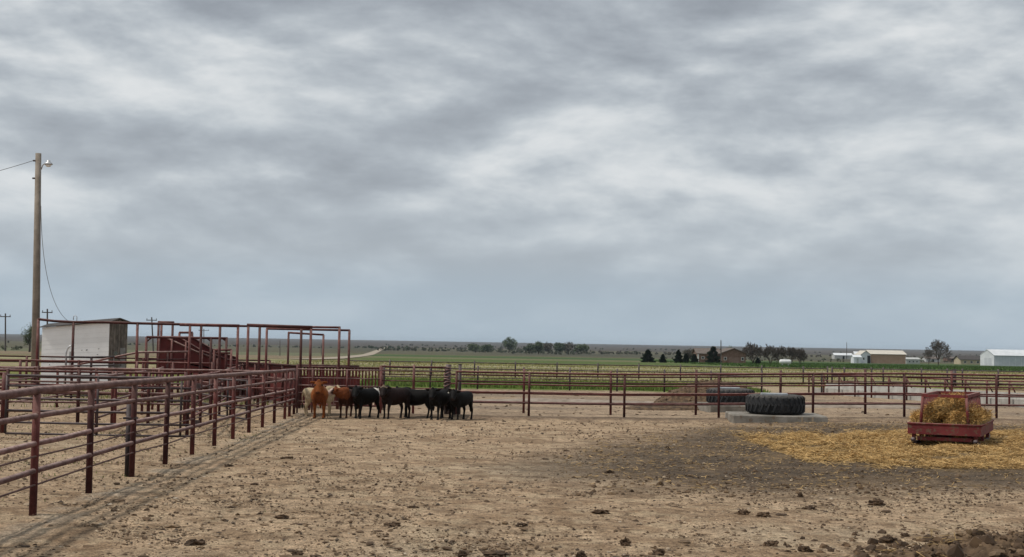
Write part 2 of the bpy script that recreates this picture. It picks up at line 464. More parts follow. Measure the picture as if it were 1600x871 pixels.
paint(sstep(300, 330, gy) * (1 - sstep(390, 420, gy)) * (1 - sstep(0.16, 0.2, gx / (gy + 1))), L3(0.155, 0.150, 0.075))
paint(sstep(420, 440, gy) * (1 - sstep(560, 600, gy)), L3(0.052, 0.088, 0.030))
paint(sstep(190, 230, gy) * (1 - sstep(-0.16, -0.10, gx / (np.abs(gy) + 1))) * 0.9, L3(0.235, 0.175, 0.115))
paint(sstep(330, 360, gy) * (1 - sstep(-0.16, -0.10, gx / (np.abs(gy) + 1))) * 0.9, L3(0.125, 0.135, 0.075))
paint(sstep(590, 640, gy), L3(0.10, 0.092, 0.055))
far1 = fbm(gx * 0.0035 + 3, gy * 0.0011, 5)
paint(0.8 * sstep(0.46, 0.56, far1) * sstep(640, 800, gy), L3(0.060, 0.060, 0.040))
paint(sstep(1700, 2000, gy), L3(0.065, 0.054, 0.042))
paint(0.7 * sstep(0.5, 0.6, fbm(gx * 0.0012 + 33, gy * 0.0006, 5)) * sstep(1700, 2000, gy), L3(0.095, 0.076, 0.056))
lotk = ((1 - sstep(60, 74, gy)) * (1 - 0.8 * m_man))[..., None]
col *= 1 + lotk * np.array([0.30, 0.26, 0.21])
col *= (0.86 + 0.28 * n2)[..., None] * (0.9 + 0.2 * n1)[..., None]
near = 1 - sstep(60, 90, R_)
gz = g0(gx, gy) + near * (0.035 * (n1 - 0.5) + 0.030 * (n2 - 0.5) + 0.018 * (fbm(gx * 6, gy * 6, 2) - 0.5))
gz = gz + m_str * 0.04 * n2 * near
gz = gz + 0.012 * sstep(0.8, 0.1, np.abs(lfd - 0.35 - 0.5 * (n1 - 0.5))) * sstep(-8, -2, lfa) * (1 - sstep(26.5, 28.5, lfa)) * np.clip(2.6 * (n2 - 0.3), 0, 1.4)
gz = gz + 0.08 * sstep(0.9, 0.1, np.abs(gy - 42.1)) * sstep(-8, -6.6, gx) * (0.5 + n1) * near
nr, nc = gx.shape
verts = np.stack([gx, gy, gz], -1).reshape(-1, 3)
verts = np.vstack([verts, [[0, 0, 0]]])
I = np.arange(nr * nc).reshape(nr, nc)
faces = np.stack([I[:-1, :-1], I[:-1, 1:], I[1:, 1:], I[1:, :-1]], -1).reshape(-1, 4)[:, ::-1]
wrap = np.stack([I[:-1, -1], I[:-1, 0], I[1:, 0], I[1:, -1]], -1).reshape(-1, 4)[:, ::-1]
flist = np.vstack([faces, wrap]).tolist() + [[int(I[0, (j + 1) % nc]), int(I[0, j]), nr * nc] for j in range(nc)]
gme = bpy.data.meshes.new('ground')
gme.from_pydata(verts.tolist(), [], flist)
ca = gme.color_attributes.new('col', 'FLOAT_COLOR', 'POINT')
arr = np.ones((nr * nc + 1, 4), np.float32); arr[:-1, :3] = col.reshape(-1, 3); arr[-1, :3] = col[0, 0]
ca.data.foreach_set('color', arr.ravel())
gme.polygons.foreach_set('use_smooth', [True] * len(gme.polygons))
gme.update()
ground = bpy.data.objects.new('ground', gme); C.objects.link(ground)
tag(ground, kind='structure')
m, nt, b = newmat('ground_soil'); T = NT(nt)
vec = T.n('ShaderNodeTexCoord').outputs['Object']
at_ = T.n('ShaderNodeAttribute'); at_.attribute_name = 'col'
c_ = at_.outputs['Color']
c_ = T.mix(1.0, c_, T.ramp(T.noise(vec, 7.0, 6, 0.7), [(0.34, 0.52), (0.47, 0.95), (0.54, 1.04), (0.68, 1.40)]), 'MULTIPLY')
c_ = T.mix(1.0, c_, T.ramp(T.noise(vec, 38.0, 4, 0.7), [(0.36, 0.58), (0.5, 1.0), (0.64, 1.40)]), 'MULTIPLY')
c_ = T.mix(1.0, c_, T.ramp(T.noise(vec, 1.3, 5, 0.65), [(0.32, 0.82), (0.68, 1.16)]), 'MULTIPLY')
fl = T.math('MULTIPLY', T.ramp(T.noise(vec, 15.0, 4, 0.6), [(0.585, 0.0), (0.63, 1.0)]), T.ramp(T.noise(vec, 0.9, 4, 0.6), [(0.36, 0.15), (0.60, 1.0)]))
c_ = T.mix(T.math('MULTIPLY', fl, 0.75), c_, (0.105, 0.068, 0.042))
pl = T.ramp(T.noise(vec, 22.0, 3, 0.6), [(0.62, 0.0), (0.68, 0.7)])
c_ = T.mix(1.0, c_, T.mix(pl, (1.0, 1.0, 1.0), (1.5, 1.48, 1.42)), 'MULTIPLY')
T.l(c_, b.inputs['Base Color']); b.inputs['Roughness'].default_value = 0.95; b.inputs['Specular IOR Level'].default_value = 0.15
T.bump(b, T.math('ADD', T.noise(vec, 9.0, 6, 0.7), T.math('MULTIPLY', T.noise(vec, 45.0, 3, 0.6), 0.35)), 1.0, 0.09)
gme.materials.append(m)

# dirt roads laid on the plain
ROADM = surf('pale_road', (0.30, 0.25, 0.19), (0.38, 0.32, 0.25), 0.05, 0.95, 0)
def road(name, pts, w, lift):
    mb = MB(); L = []
    pts = [Vector(p) for p in pts]
    P = []
    for a, c in zip(pts[:-1], pts[1:]):
        for k in range(8): P.append(a.lerp(c, k / 8))
    P.append(pts[-1])
    for i, p in enumerate(P):
        d = (P[min(i + 1, len(P) - 1)] - P[max(i - 1, 0)]); d.z = 0; d.normalize()
        s = Vector((-d.y, d.x, 0)) * w / 2
        for q in (p + s, p - s): L.append((q.x, q.y, G(q.x, q.y) + lift))
    mb.add(L, [(2 * i, 2 * i + 1, 2 * i + 3, 2 * i + 2) for i in range(len(P) - 1)])
    return tag(mb.build(name, ROADM), kind='structure')
road('farm_road', [(-30, 192, 0), (20, 193, 0), (60, 196, 0), (120, 203, 0)], 4.5, 0.05)
q = [gp(470, 203), gp(515, 235), gp(545, 310), gp(565, 430), gp(580, 650), gp(591, 1000), gp(600, 1500), gp(606, 2050)]
road('country_road', q, 5, 0.12)

# ------------------------------------------------------------------ pipe fences
def jit(a): return rng.uniform(-a, a)
def pipe_fence(label, pts, rails, post_h=1.5, pr=0.042, rr_=0.03, top_r=0.044, mat=None, top_mat=None, rods=(), group=None, skip_posts=(), braces=False, name='pipe_fence', rail_mat=None, cat='fence'):
    """posts at the ground points pts, one rail per height, thin rods between"""
    mat = mat or PIPE; top_mat = top_mat or mat; rail_mat = rail_mat or mat
    base = pts[0]
    t = thing(name, label, cat, base, group=group)
    for i, p in enumerate(pts):
        if i in skip_posts: continue
        h = post_h + jit(0.025)
        lx, ly = jit(0.012), jit(0.012)
        MB().tube([(p.x, p.y, p.z - 0.25), (p.x + lx * 0.5, p.y + ly * 0.5, p.z + h * 0.5), (p.x + lx, p.y + ly, p.z + h)], pr, 10).build('post', mat, t, True)
        if braces and i < len(pts) - 1:
            q = pts[i + 1]; f = 0.26
            MB().tube([(p.x, p.y, p.z + h * 0.97), (p.x + (q.x - p.x) * f, p.y + (q.y - p.y) * f, p.z + h * 0.55)], pr * 0.7, 6).build('brace', mat, t, True)
    for k, h in enumerate(rails):
        P = []
        for i, p in enumerate(pts):
            P.append(Vector((p.x + jit(0.006), p.y + jit(0.01), p.z + h + jit(0.005))))
            if i < len(pts) - 1:
                q = pts[i + 1]
                P.append(Vector(((p.x + q.x) / 2, (p.y + q.y) / 2, (p.z + q.z) / 2 + h - abs(jit(0.007)))))
        top = k == 0
        MB().tube(P, top_r if top else rr_, 10).build('top_rail' if top else 'rail', top_mat if top else rail_mat, t, True)
    for h in rods:
        P = [Vector((p.x + 0.02, p.y + 0.05, p.z + h + jit(0.015))) for p in pts]
        MB().tube(P, 0.012, 6).build('rod', ROD, t, True)
    return t
def spread(a, b, n): return [Vector((a.x + (b.x - a.x) * i / n, a.y + (b.y - a.y) * i / n, G(a.x + (b.x - a.x) * i / n, a.y + (b.y - a.y) * i / n))) for i in range(n + 1)]

# the near fence running away on the left
LFP = [Vector((LF0.x + (LF1.x - LF0.x) * i / 11, LF0.y + (LF1.y - LF0.y) * i / 11, 0)) for i in range(-2, 12)]
for p in LFP: p.z = G(p.x, p.y)
pipe_fence('dusty red pipe fence running away from the lower left corner', LFP, [1.48, 1.185, 0.855, 0.53], 1.46, 0.045, 0.034, 0.05, top_mat=PIPE_PALE, rail_mat=PIPE_PALE, rods=[0.70, 0.37])
# extra gate post strapped to the fence
t = thing('gate_post', 'short dark pipe post doubled against the left fence', 'post', LFP[4] + Vector((-0.10, 0.12, 0)))
b0 = LFP[4] + Vector((-0.10, 0.12, 0))
MB().tube([b0 + Vector((0, 0, -0.2)), b0 + Vector((0, 0, 1.12))], 0.045, 10).build('post', PIPE_DARK, t, True)
MB().box(b0 + Vector((-0.05, -0.16, 0.9)), b0 + Vector((0.16, -0.05, 0.93))).build('strap', PIPE_DARK, t)

def cross(pxs, Y, dz=0): 
    return [gp(p, Y) for p in pxs]
# the back fence of the yard, left to right
pipe_fence('red four rail pipe fence closing the back of the yard', cross([712, 826, 975, 1123, 1270, 1413, 1557, 1702], 42.5), [1.50, 1.19, 0.85, 0.50], 1.50, 0.042, 0.029, 0.037, rail_mat=PIPE, top_mat=PIPE)
pipe_fence('second pipe fence close behind the back fence', cross([700, 818, 954, 1087, 1219, 1352, 1487, 1622], 45.6), [1.34, 1.02, 0.70, 0.40], 1.58, 0.045, 0.028, 0.03, rail_mat=PIPE, top_mat=PIPE)
pipe_fence('thin two rail fence in front of the bright grass', cross([600, 672, 746, 818, 890, 964, 1038, 1111, 1190, 1284], 71.5), [1.12, 0.62], 1.26, 0.05, 0.026, 0.03, mat=PIPE_DARK)
pipe_fence('far pasture fence on thin posts beyond the bright grass', cross([545, 609, 674, 741, 805, 870, 934, 998, 1063, 1126, 1190, 1255, 1293], 101), [1.12, 0.45], 1.28, 0.06, 0.03, 0.035, mat=PIPE_DARK)
pipe_fence('far pasture fence on the right in front of the dark green crop', cross([1300, 1319, 1362, 1380, 1440, 1480, 1504, 1560, 1620], 93), [1.25, 0.75, 0.35], 1.38, 0.06, 0.035, 0.035, mat=PIPE_DARK)
t = thing('strainer_post', 'thick dark strainer post in the far right pasture fence', 'post', gp(1491, 96))
p = gp(1491, 96); MB().tube([p + Vector((0, 0, -0.2)), p + Vector((0, 0, 1.25))], 0.16, 10).build('post', PIPE_DARK, t, True); MB().tube([p + Vector((0, 0, 1.25)), p + Vector((0, 0, 1.31))], 0.18, 10).build('cap', PIPE_DARK, t)

# cattle panel left of the wrapped post
pipe_fence('seven rail cattle panel between picket gate and wrapped post', cross([594, 645, 697], 43.4), [1.62, 1.47, 1.36, 1.14, 0.90, 0.62, 0.42], 1.66, 0.045, 0.020, 0.028)
pipe_fence('pale rusty pipe gate behind the red calf', cross([464, 487, 541, 594], 43.0), [1.48, 1.20, 0.95, 0.70, 0.42], 1.50, 0.030, 0.018, 0.022, mat=PIPE, rail_mat=PIPE_PALE, top_mat=PIPE_PALE, name='pipe_gate', cat='gate')
w = gp(697, 43.2)
t = thing('wrapped_post', 'thick twisted post wrapped in pale chain above the black calves', 'post', w)
MB().tube([w + Vector((0.02, 0, -0.2)), w + Vector((0, 0, 0.8)), w + Vector((0.05, 0, 1.72))], [0.09, 0.10, 0.085], 10).build('post', PIPE_DARK, t, True)
mb = MB(); P = []
for k in range(70):
    a = k * 0.75; P.append(w + Vector((0.02 + 0.115 * math.cos(a), 0.115 * math.sin(a), 0.85 + 0.012 * k + 0.03 * math.sin(k * 1.7))))
mb.tube(P, 0.024, 5); mb.build('chain', PIPE_PALE, t)
w = gp(717, 42.7)
t = thing('black_post', 'plain black pipe post just right of the wrapped post', 'post', w)
MB().tube([w + Vector((0, 0, -0.2)), w + Vector((0.01, 0, 1.72))], 0.055, 10).build('post', PIPE_DARK, t, True)
MB().tube([w + Vector((0.01, 0, 1.72)), w + Vector((0.01, 0, 1.75))], 0.06, 10).build('cap', PIPE_DARK, t)

# ------------------------------------------------------------------ pens behind the left fence
def gate(label, a, b, hs, stiles, r=0.026, mat=None, z0=0.0):
    """a swinging pipe gate between ground points a and b"""
    t = thing('pipe_gate', label, 'gate', a)
    mat = mat or PIPE_DARK
    for h in hs:
        MB().tube([a + Vector((0, 0, h)), (a + b) / 2 + Vector((0, 0, h - 0.012)), b + Vector((0, 0, h))], r * 1.15 if h == max(hs) else r, 8).build('rail', mat, t, True)
    for f in stiles:
        q = a.lerp(b, f)
        MB().tube([q + Vector((0, 0, min(hs))), q + Vector((0, 0, max(hs)))], r * 1.1, 8).build('stile', mat, t, True)
    for h in (0.35, 1.2):
        q = b + Vector((0, 0, h)); MB().box(q + Vector((-0.02, -0.03, -0.05)), q + Vector((0.13, 0.03, 0.05))).build('hinge', mat, t)
    return t
a, b_ = gp(8, 30), gp(302, 30)
gate('black six bar gate just behind the left fence', a, b_, [1.37, 1.13, 0.84, 0.56, 0.28, 0.02], [0, 0.485, 0.93, 1.0])
pipe_fence('red fence stub at the left edge beside the black gate', cross([-60, 3], 30.4), [1.40, 1.05, 0.7, 0.35], 1.42, 0.05, 0.03, 0.036)
pipe_fence('low red pen fence with four posts behind the black gate', cross([-60, 10, 121, 175, 231, 288], 35.2), [1.40, 1.12, 0.84, 0.56, 0.30], 1.44, 0.048, 0.028, 0.034, rail_mat=PIPE_PALE)
pipe_fence('dark pen fence in line with the yard corner', cross([-60, 58, 149, 247, 360, 452], 41.2), [1.42, 1.16, 0.88, 0.60, 0.32], 1.45, 0.048, 0.027, 0.034, rail_mat=PIPE, top_mat=PIPE_PALE)
pipe_fence('pinkish pen fence in front of the shed', cross([-60, 30, 121, 212, 268, 330], 47.5), [1.55, 1.30, 1.0, 0.66, 0.35], 1.58, 0.05, 0.03, 0.036, rail_mat=PIPE_PALE, top_mat=PIPE)
pipe_fence('hindmost red pen fence before the loading chute', cross([-60, 40, 141, 222, 290, 350, 420], 53.5), [1.62, 1.40, 1.1, 0.75, 0.4], 1.62, 0.05, 0.03, 0.036, rail_mat=PIPE, top_mat=PIPE)
def depthfence(label, pa, ya, pb, yb, n, rails, h, **kw):
    return pipe_fence(label, spread(gp(pa, ya), gp(pb, yb), n), rails, h, **kw)
depthfence('pen divider fence running back from the black gate', 150, 30.3, 252, 47.2, 5, [1.36, 1.05, 0.72, 0.40], 1.42, rail_mat=PIPE_PALE, top_mat=PIPE_PALE, rr_=0.028, top_r=0.034)
depthfence('far left pen divider running back to the shed', -40, 35.5, 121, 47.2, 4, [1.40, 1.08, 0.75, 0.4], 1.44, rail_mat=PIPE_PALE, top_mat=PIPE_PALE, rr_=0.028, top_r=0.034)
depthfence('pen divider running back towards the red chute', 292, 30.5, 372, 52.5, 6, [1.38, 1.05, 0.72, 0.40], 1.42, rr_=0.028, top_r=0.034)
a, b_ = gp(385, 36.5), gp(300, 41.0)
gate('small dark gate standing ajar in the middle pen', a, b_, [1.2, 0.95, 0.7, 0.42, 0.12], [0, 0.33, 0.66, 1.0])
a, b_ = gp(101, 46), gp(176, 49)
gate('dark half gate in front of the white shed wall', a, b_, [1.72, 1.4, 1.05, 0.7, 0.3], [0, 0.5, 1.0])

# sloping catwalk rail
t = thing('catwalk_rail', 'pipe handrail rising from the pens towards the chute', 'handrail', gp(126, 50))
pts = [at(122, 570, 50), at(215, 551, 50.5), at(296, 550, 51)]
MB().tube(pts, 0.04, 8).build('rail', PIPE_PALE, t, True)
MB().tube([p - Vector((0, 0, 0.3)) for p in pts[1:]], 0.03, 8).build('rail', PIPE, t, True)
for p in [pts[1], at(231, 551, 50.6), at(262, 551, 50.8), pts[2]]:
    MB().tube([p, Vector((p.x, p.y, G(p.x, p.y) - 0.2))], 0.045, 8).build('post', PIPE, t, True)

# tall overhead frames over the alleys
def frame(label, beams, posts, r=0.05, mat=None):
    """beams: lists of (px,py,Y,radius); posts: (px, py_top, Y)"""
    mat = mat or PIPE
    p0 = posts[0]; t = thing('gate_arch', label, 'arch', gp(p0[0], p0[2]))
    for bm_ in beams:
        MB().tube([at(x, y, Y) for x, y, Y, _ in bm_], [q[3] for q in bm_], 8).build('beam', mat, t, True)
    for x, y, Y in posts:
        p = at(x, y, Y); MB().tube([Vector((p.x, p.y, G(p.x, p.y) - 0.2)), p], r, 10).build('post', mat, t, True)
    return t
frame('longest overhead pipe frame from the light pole past the shed', [[(60, 499, 49, .05), (85, 502, 49, .05), (115, 503.5, 49, .05), (165, 504, 49, .05), (215, 505.5, 49, .05), (281, 507, 49, .05), (347, 509, 49, .05), (388, 510, 48, .04)]],
      [(60, 499, 49), (115, 503.5, 49), (215, 505.5, 49), (344, 509, 49)], 0.05)
frame('narrow overhead frame above the tall end of the chute', [[(247, 504, 54, .06), (272, 504.5, 54, .06)]], [(248, 504, 54), (252.5, 504, 54), (270, 504.5, 54)], 0.05)
frame('heavy beam overhead frame right of the chute', [[(281, 507.5, 47, .058), (374, 509.5, 47, .058)]], [(297, 508, 47), (314.6, 508, 47), (372, 509.5, 47)], 0.047)
frame('heavy beam overhead frame above the alley gates', [[(386, 508.5, 45.5, .062), (488, 512, 45.5, .062)]], [(388, 509, 45.5), (406, 510, 45.5), (486, 512, 45.5)], 0.047)
frame('tall thin overhead frame above the red calf', [[(470, 511, 46.3, .04), (532, 512, 46.3, .04)]], [(471, 511, 46.3), (530.5, 512, 46.3)], 0.047)
frame('rightmost overhead frame with long thin beam', [[(416, 514, 47.5, .04), (547, 516.5, 47.5, .04)]], [(417, 514, 47.5), (546, 516.5, 47.5)], 0.045)
frame('lowest overhead frame inside the alley', [[(450, 520, 51, .04), (506, 523.5, 51, .04)]], [(451, 520, 51), (505.5, 523.5, 51)], 0.042)

# loading chute with solid sides
def chute():
    Y0, Y1 = 52.0, 54.2
    o = gp(300, Y0)
    t = thing('loading_chute', 'dark red solid sided cattle loading chute ramp', 'chute', o)
    prof = [(246, 527), (279, 527), (316, 549), (352, 561), (352, 583), (246, 583)]
    for Y in (Y0, Y1):
        P = [at(x, y, Y0) + Vector((0, Y - Y0, 0)) for x, y in prof]
        MB().prism(P, (0, 0.04, 0)).build('side_panel', SHEET, t)
        MB().tube([P[0] + Vector((0, -0.03, 0)), P[1] + Vector((0, -0.03, 0)), P[2] + Vector((0, -0.03, 0)), P[3] + Vector((0, -0.03, 0))], 0.045, 8).build('cap_rail', PIPE, t, True)
    P = [at(262, 529, Y0 - 0.06), at(305, 549, Y0 - 0.06), at(340, 562, Y0 - 0.06)]
    MB().tube(P, 0.035, 8).build('ramp_rail', PIPE_PALE, t, True)
    for x in (248, 268, 290, 316, 340):
        p = at(x, 556, Y0 - 0.08); ztop = at(x, 529 if x < 280 else 529 + (x - 280) * 0.52, Y0).z
        MB().tube([Vector((p.x, p.y, G(p.x, p.y) - 0.2)), Vector((p.x, p.y, ztop))], 0.04, 8).build('post', PIPE, t, True)
    # top walkway frame
    zt = at(229, 527, Y0).z
    for x in (229, 330, 354):
        p = at(x, 527, Y0 - 0.5); MB().tube([Vector((p.x, p.y, G(p.x, p.y) - 0.2)), p], 0.05, 8).build('post', PIPE, t, True)
    MB().tube([at(229, 527, Y0 - 0.5), at(354, 529, Y0 - 0.5)], 0.05, 8).build('top_rail', PIPE, t, True)
    for x in (229, 330, 354):
        s = 1 if x == 229 else -1
        MB().tube([at(x, 534, Y0 - 0.5), at(x + 8 * s, 528, Y0 - 0.5)], 0.03, 6).build('brace', PIPE, t, True)
    F = [at(246, 560, Y0) , at(352, 578, Y0)]
    MB().prism([F[0], F[1], F[1] + Vector((0, 2.2, 0)), F[0] + Vector((0, 2.2, 0))], (0, 0, -0.06)).build('ramp_floor', BOARD, t)
    return t
chute()
frame('small square pipe frame behind the chute', [[(280, 520, 56, .05), (301, 520, 56, .05)]], [(280.5, 520, 56), (300.5, 520, 56)], 0.05)
frame('small low pipe frame at the foot of the chute', [[(334, 547, 50, .04), (362, 547, 50, .04)], [(334, 552, 50, .035), (362, 552, 50, .035)]], [(335, 547, 50), (361.5, 547, 50)], 0.045)

# sheeted alley, panel by panel
a, b_ = gp(300, 62), gp(466, 47)
t = thing('sheeted_alley', 'long dark red sheet steel alley wall leading to the picket gate', 'wall', a)
N = 9
for i in range(N):
    p, q = a.lerp(b_, i / N), a.lerp(b_, (i + 1) / N - 0.004)
    p.z, q.z = G(p.x, p.y), G(q.x, q.y)
    MB().prism([p + Vector((0, 0, 0.12)), q + Vector((0, 0, 0.12)), q + Vector((0, 0, 1.47)), p + Vector((0, 0, 1.47))], (0.02, 0.03, 0)).build('sheet_panel', SHEET, t)
    MB().tube([p + Vector((-0.05, -0.05, -0.2)), p + Vector((-0.05, -0.05, 1.52))], 0.045, 8).build('post', PIPE, t, True)
for h in (1.52, 1.0, 0.5):
    MB().tube([a + Vector((-0.05, -0.06, h)), b_ + Vector((-0.05, -0.06, h))], 0.045 if h > 1.5 else 0.028, 8).build('rail', PIPE_PALE if h < 1.5 else PIPE, t, True)
# picket panels
a, b_ = gp(464, 46.8), gp(596, 46.4)
t = thing('picket_gate', 'red gate of close vertical pickets behind the calves', 'gate', a)
n = 27
for i in range(n):
    p = a.lerp(b_, i / (n - 1)); p.z = G(p.x, p.y)
    wd = 0.026 if i > 18 else 0.036
    MB().box(p + Vector((-wd, -0.02, 0.10)), p + Vector((wd, 0.02, 1.50))).build('picket', SHEET, t)
for h in (1.5, 0.82, 0.14):
    MB().tube([a + Vector((0, -0.05, h)), b_ + Vector((0, -0.05, h))], 0.035, 8).build('rail', PIPE, t, True)
for f in (0, 0.48, 1.0):
    p = a.lerp(b_, f); MB().tube([p + Vector((0, -0.06, -0.2)), p + Vector((0, -0.06, 1.58))], 0.05, 8).build('post', PIPE, t, True)
# sheet backing of the alley behind the solid half
a2, b2 = gp(464, 48.2), gp(560, 48.0)
t = thing('alley_back_wall', 'plain dark red sheet wall behind the picket gate', 'wall', a2)
for i in range(5):
    p, q = a2.lerp(b2, i / 5), a2.lerp(b2, (i + 1) / 5 - 0.004)
    MB().prism([p + Vector((0, 0, 0.05)), q + Vector((0, 0, 0.05)), q + Vector((0, 0, 1.15)), p + Vector((0, 0, 1.15))], (0, 0.03, 0)).build('sheet_panel', SHEET, t)
MB().tube([a2 + Vector((0, -0.04, 1.53)), b2 + Vector((0, -0.04, 1.53))], 0.04, 8).build('rail', PIPE, t, True)

# ------------------------------------------------------------------ shed
def shed():
    Y = 66.0
    s = F_PX / Y
    o = gp(115, Y)
    xl, xr = gp(63, Y).x, gp(168, Y).x
    z0 = o.z
    zl, zr = at(63, 512, Y).z, at(168, 503.5, Y).z
    D = 3.1
    t = thing('shed', 'small white sided shed with weathered board end', 'shed', o)
    # white front of wide lap boards
    nb = 13
    for i in range(nb):
        h0, h1 = i / nb, (i + 1) / nb - 0.0008
        A = Vector((xl, Y, z0 + (zl - z0) * h0)); B = Vector((xr, Y, z0 + (zr - z0) * h0)); Cc = Vector((xr, Y, z0 + (zr - z0) * h1)); Dd = Vector((xl, Y, z0 + (zl - z0) * h1))
        off = Vector((0, -0.004, 0))
        mb = MB(); mb.add([A + off, B + off, Cc, Dd, A + Vector((0, .05, 0)), B + Vector((0, .05, 0)), Cc + Vector((0, .05, 0)), Dd + Vector((0, .05, 0))],
                          [(0, 1, 2, 3), (7, 6, 5, 4), (1, 0, 4, 5), (2, 1, 5, 6), (3, 2, 6, 7), (0, 3, 7, 4)])
        mb.build('lap_board', WHITEWASH, t)
    for k in range(7):                                # holes and torn spots in the siding
        fx, fz = rng.uniform(0.06, 0.95), rng.choice([0.36, 0.48, 0.6, 0.62, 0.74]) + jit(0.03)
        x = xl + (xr - xl) * fx; z = z0 + (zl + (zr - zl) * fx - z0) * fz
        w_ = rng.uniform(0.03, 0.07); h_ = rng.uniform(0.014, 0.03)
        MB().prism([(x - w_, Y - 0.022, z), (x, Y - 0.022, z - h_), (x + w_, Y - 0.022, z + 0.01), (x + 0.2 * w_, Y - 0.022, z + h_)], (0, 0.01, 0)).build('knot_hole', BLACK, t)
    # weathered board end wall, one board after another
    npl = 12
    for i in range(npl):
        y0, y1 = Y + D * i / npl + 0.006, Y + D * (i + 1) / npl - 0.006
        zp = zr + 0.18 * (1 - abs((i + 0.5) / npl - 0.42) / 0.58)
        MB().box((xr - 0.04, y0, z0 + rng.uniform(0, .05)), (xr + 0.02 + jit(0.008), y1, zp)).build('end_board', BOARD, t)
    d = MB().box((xr + 0.03, Y + 1.75, z0 + 0.05), (xr + 0.07, Y + 2.6, z0 + 1.95)).build('door', surf('door_grey', (0.16, 0.15, 0.14), (0.25, 0.235, 0.22), 3, 0.9, 0.4, 20), t)
    MB().tube([(xr + 0.09, Y + 1.85, z0 + 1.0), (xr + 0.09, Y + 1.85, z0 + 1.15)], 0.02, 6).build('handle', PIPE_DARK, d)
    wdw = MB().box((xr + 0.03, Y + 0.6, z0 + 1.15), (xr + 0.06, Y + 1.35, z0 + 1.85)).build('window', BOARD, t)
    MB().box((xr + 0.05, Y + 0.68, z0 + 1.23), (xr + 0.066, Y + 1.27, z0 + 1.77)).build('pane', GLASS, wdw)
    # back and left walls
    MB().box((xl, Y + D - 0.05, z0), (xr - 0.05, Y + D, min(zl, zr))).build('back_wall', BOARD, t)
    MB().box((xl - 0.01, Y + 0.06, z0), (xl + 0.04, Y + D - 0.06, zl - 0.02)).build('side_wall', WHITEWASH, t)
    # roof: low slope rising to the right, small ridge at the end wall
    e = 0.14
    def rz(x): return zl + (zr - zl) * (x - xl) / (xr - xl)
    rf = MB()
    top = [(xl - e, Y - e, rz(xl - e)), (xr + e, Y - e, rz(xr + e)), (xr + e, Y + D * 0.42, rz(xr + e) + 0.20), (xl - e, Y + D * 0.42, rz(xl - e) + 0.20)]
    rf.prism(top, (0, 0, 0.035))
    top2 = [(xl - e, Y + D * 0.42, rz(xl - e) + 0.20), (xr + e, Y + D * 0.42, rz(xr + e) + 0.20), (xr + e, Y + D + e, rz(xr + e) + 0.02), (xl - e, Y + D + e, rz(xl - e) + 0.02)]
    rf.prism(top2, (0, 0, 0.036))
    rf.build('roof', DARKROOF, t)
    # service mast with gooseneck
    mx = gp(111.5, Y).x; mz = rz(mx) + 0.05
    P = [(mx, Y + 0.5, mz)] + [(mx, Y + 0.5, mz + 0.35)] + [(mx - 0.09 + 0.09 * math.cos(a), Y + 0.5, mz + 0.35 + 0.09 * math.sin(a)) for a in np.linspace(0.3, math.pi, 7)] + [(mx - 0.18, Y + 0.5, mz + 0.22)]
    MB().tube(P, 0.02, 6).build('service_mast', GALV, t, True)
    return t, Vector((mx - 0.35, Y + 0.5, mz + 0.1))
_, MAST = shed()
# grey hoop leaning on the shed
h0 = gp(110, 64.5)
t = thing('hoop_pipe', 'grey arched pipe standing against the white shed wall', 'pipe', h0)
P = [h0 + Vector((-0.28, 0, -0.1))] + [h0 + Vector((-0.28 + 0.28 - 0.28 * math.cos(a), 0, 1.55 + 0.5 * math.sin(a))) for a in np.linspace(0, 1.9, 9)]
MB().tube(P, 0.045, 8).build('pipe', GALV, t, True)
MB().box(h0 + Vector((-0.12, 0.02, 0.5)), h0 + Vector((0.12, 0.06, 1.75))).build('panel', GREYWALL, t)

# ------------------------------------------------------------------ light pole and wires
Yp = 50.5
pb = gp(54.5, Yp); ptop = at(60, 240, Yp)
t = thing('light_pole', 'tall grey wooden pole with yard light left of the shed', 'pole', pb)
MB().tube([Vector((pb.x, pb.y, pb.z - 0.3)), pb.lerp(ptop, 0.5), ptop], [0.165, 0.140, 0.112], 14).build('pole', WOODPOLE, t, True)
la = at(63, 262, Yp)
arm = MB().tube([la + Vector((0.06, -0.05, -0.08)), la + Vector((0.14, -0.15, 0.06)), la + Vector((0.28, -0.28, 0.13)), la + Vector((0.42, -0.4, 0.11))], 0.022, 8).build('lamp_arm', GALV, t, True)
lh = la + Vector((0.48, -0.45, 0.10))
MB().loft([(lh + Vector((0, 0, z)), (1, 0, 0), r * 1.25, (0, 1, 0), r) for z, r in ((-0.05, 0.12), (-0.02, 0.14), (0.03, 0.11), (0.06, 0.06), (0.12, 0.055), (0.14, 0.03))], 14).build('lamp_head', GALV, arm, True)
MB().loft([(lh + Vector((0, 0, z)), (1, 0, 0), r * 1.2, (0, 1, 0), r) for z, r in ((-0.13, 0.03), (-0.11, 0.08), (-0.05, 0.105))], 14).build('lamp_glass', surf('lamp_glass', (0.7, 0.7, 0.68), (0.78, 0.78, 0.76), 3, 0.2, 0), arm, True)
for z in (-0.3, -1.0):
    q = ptop + Vector((-0.12, -0.05, z)); MB().tube([q + Vector((-0.06, 0, 0)), q + Vector((0.1, 0, 0))], 0.035, 8).build('bracket', PIPE_DARK, t)
MB().tube([ptop + Vector((0.11, -0.08, -0.4)), pb.lerp(ptop, 0.6) + Vector((0.14, -0.10, 0)), pb.lerp(ptop, 0.1) + Vector((0.165, -0.1, 0))], 0.010, 6).build('conduit', WIRE, t, True)
def wire(name, label, a, b_, sag, r=0.011):
    P = [a.lerp(b_, k / 24) - Vector((0, 0, sag * 4 * (k / 24) * (1 - k / 24))) for k in range(25)]
    return tag(MB().tube(P, r, 6).build(name, WIRE, None, True), label, 'wire')
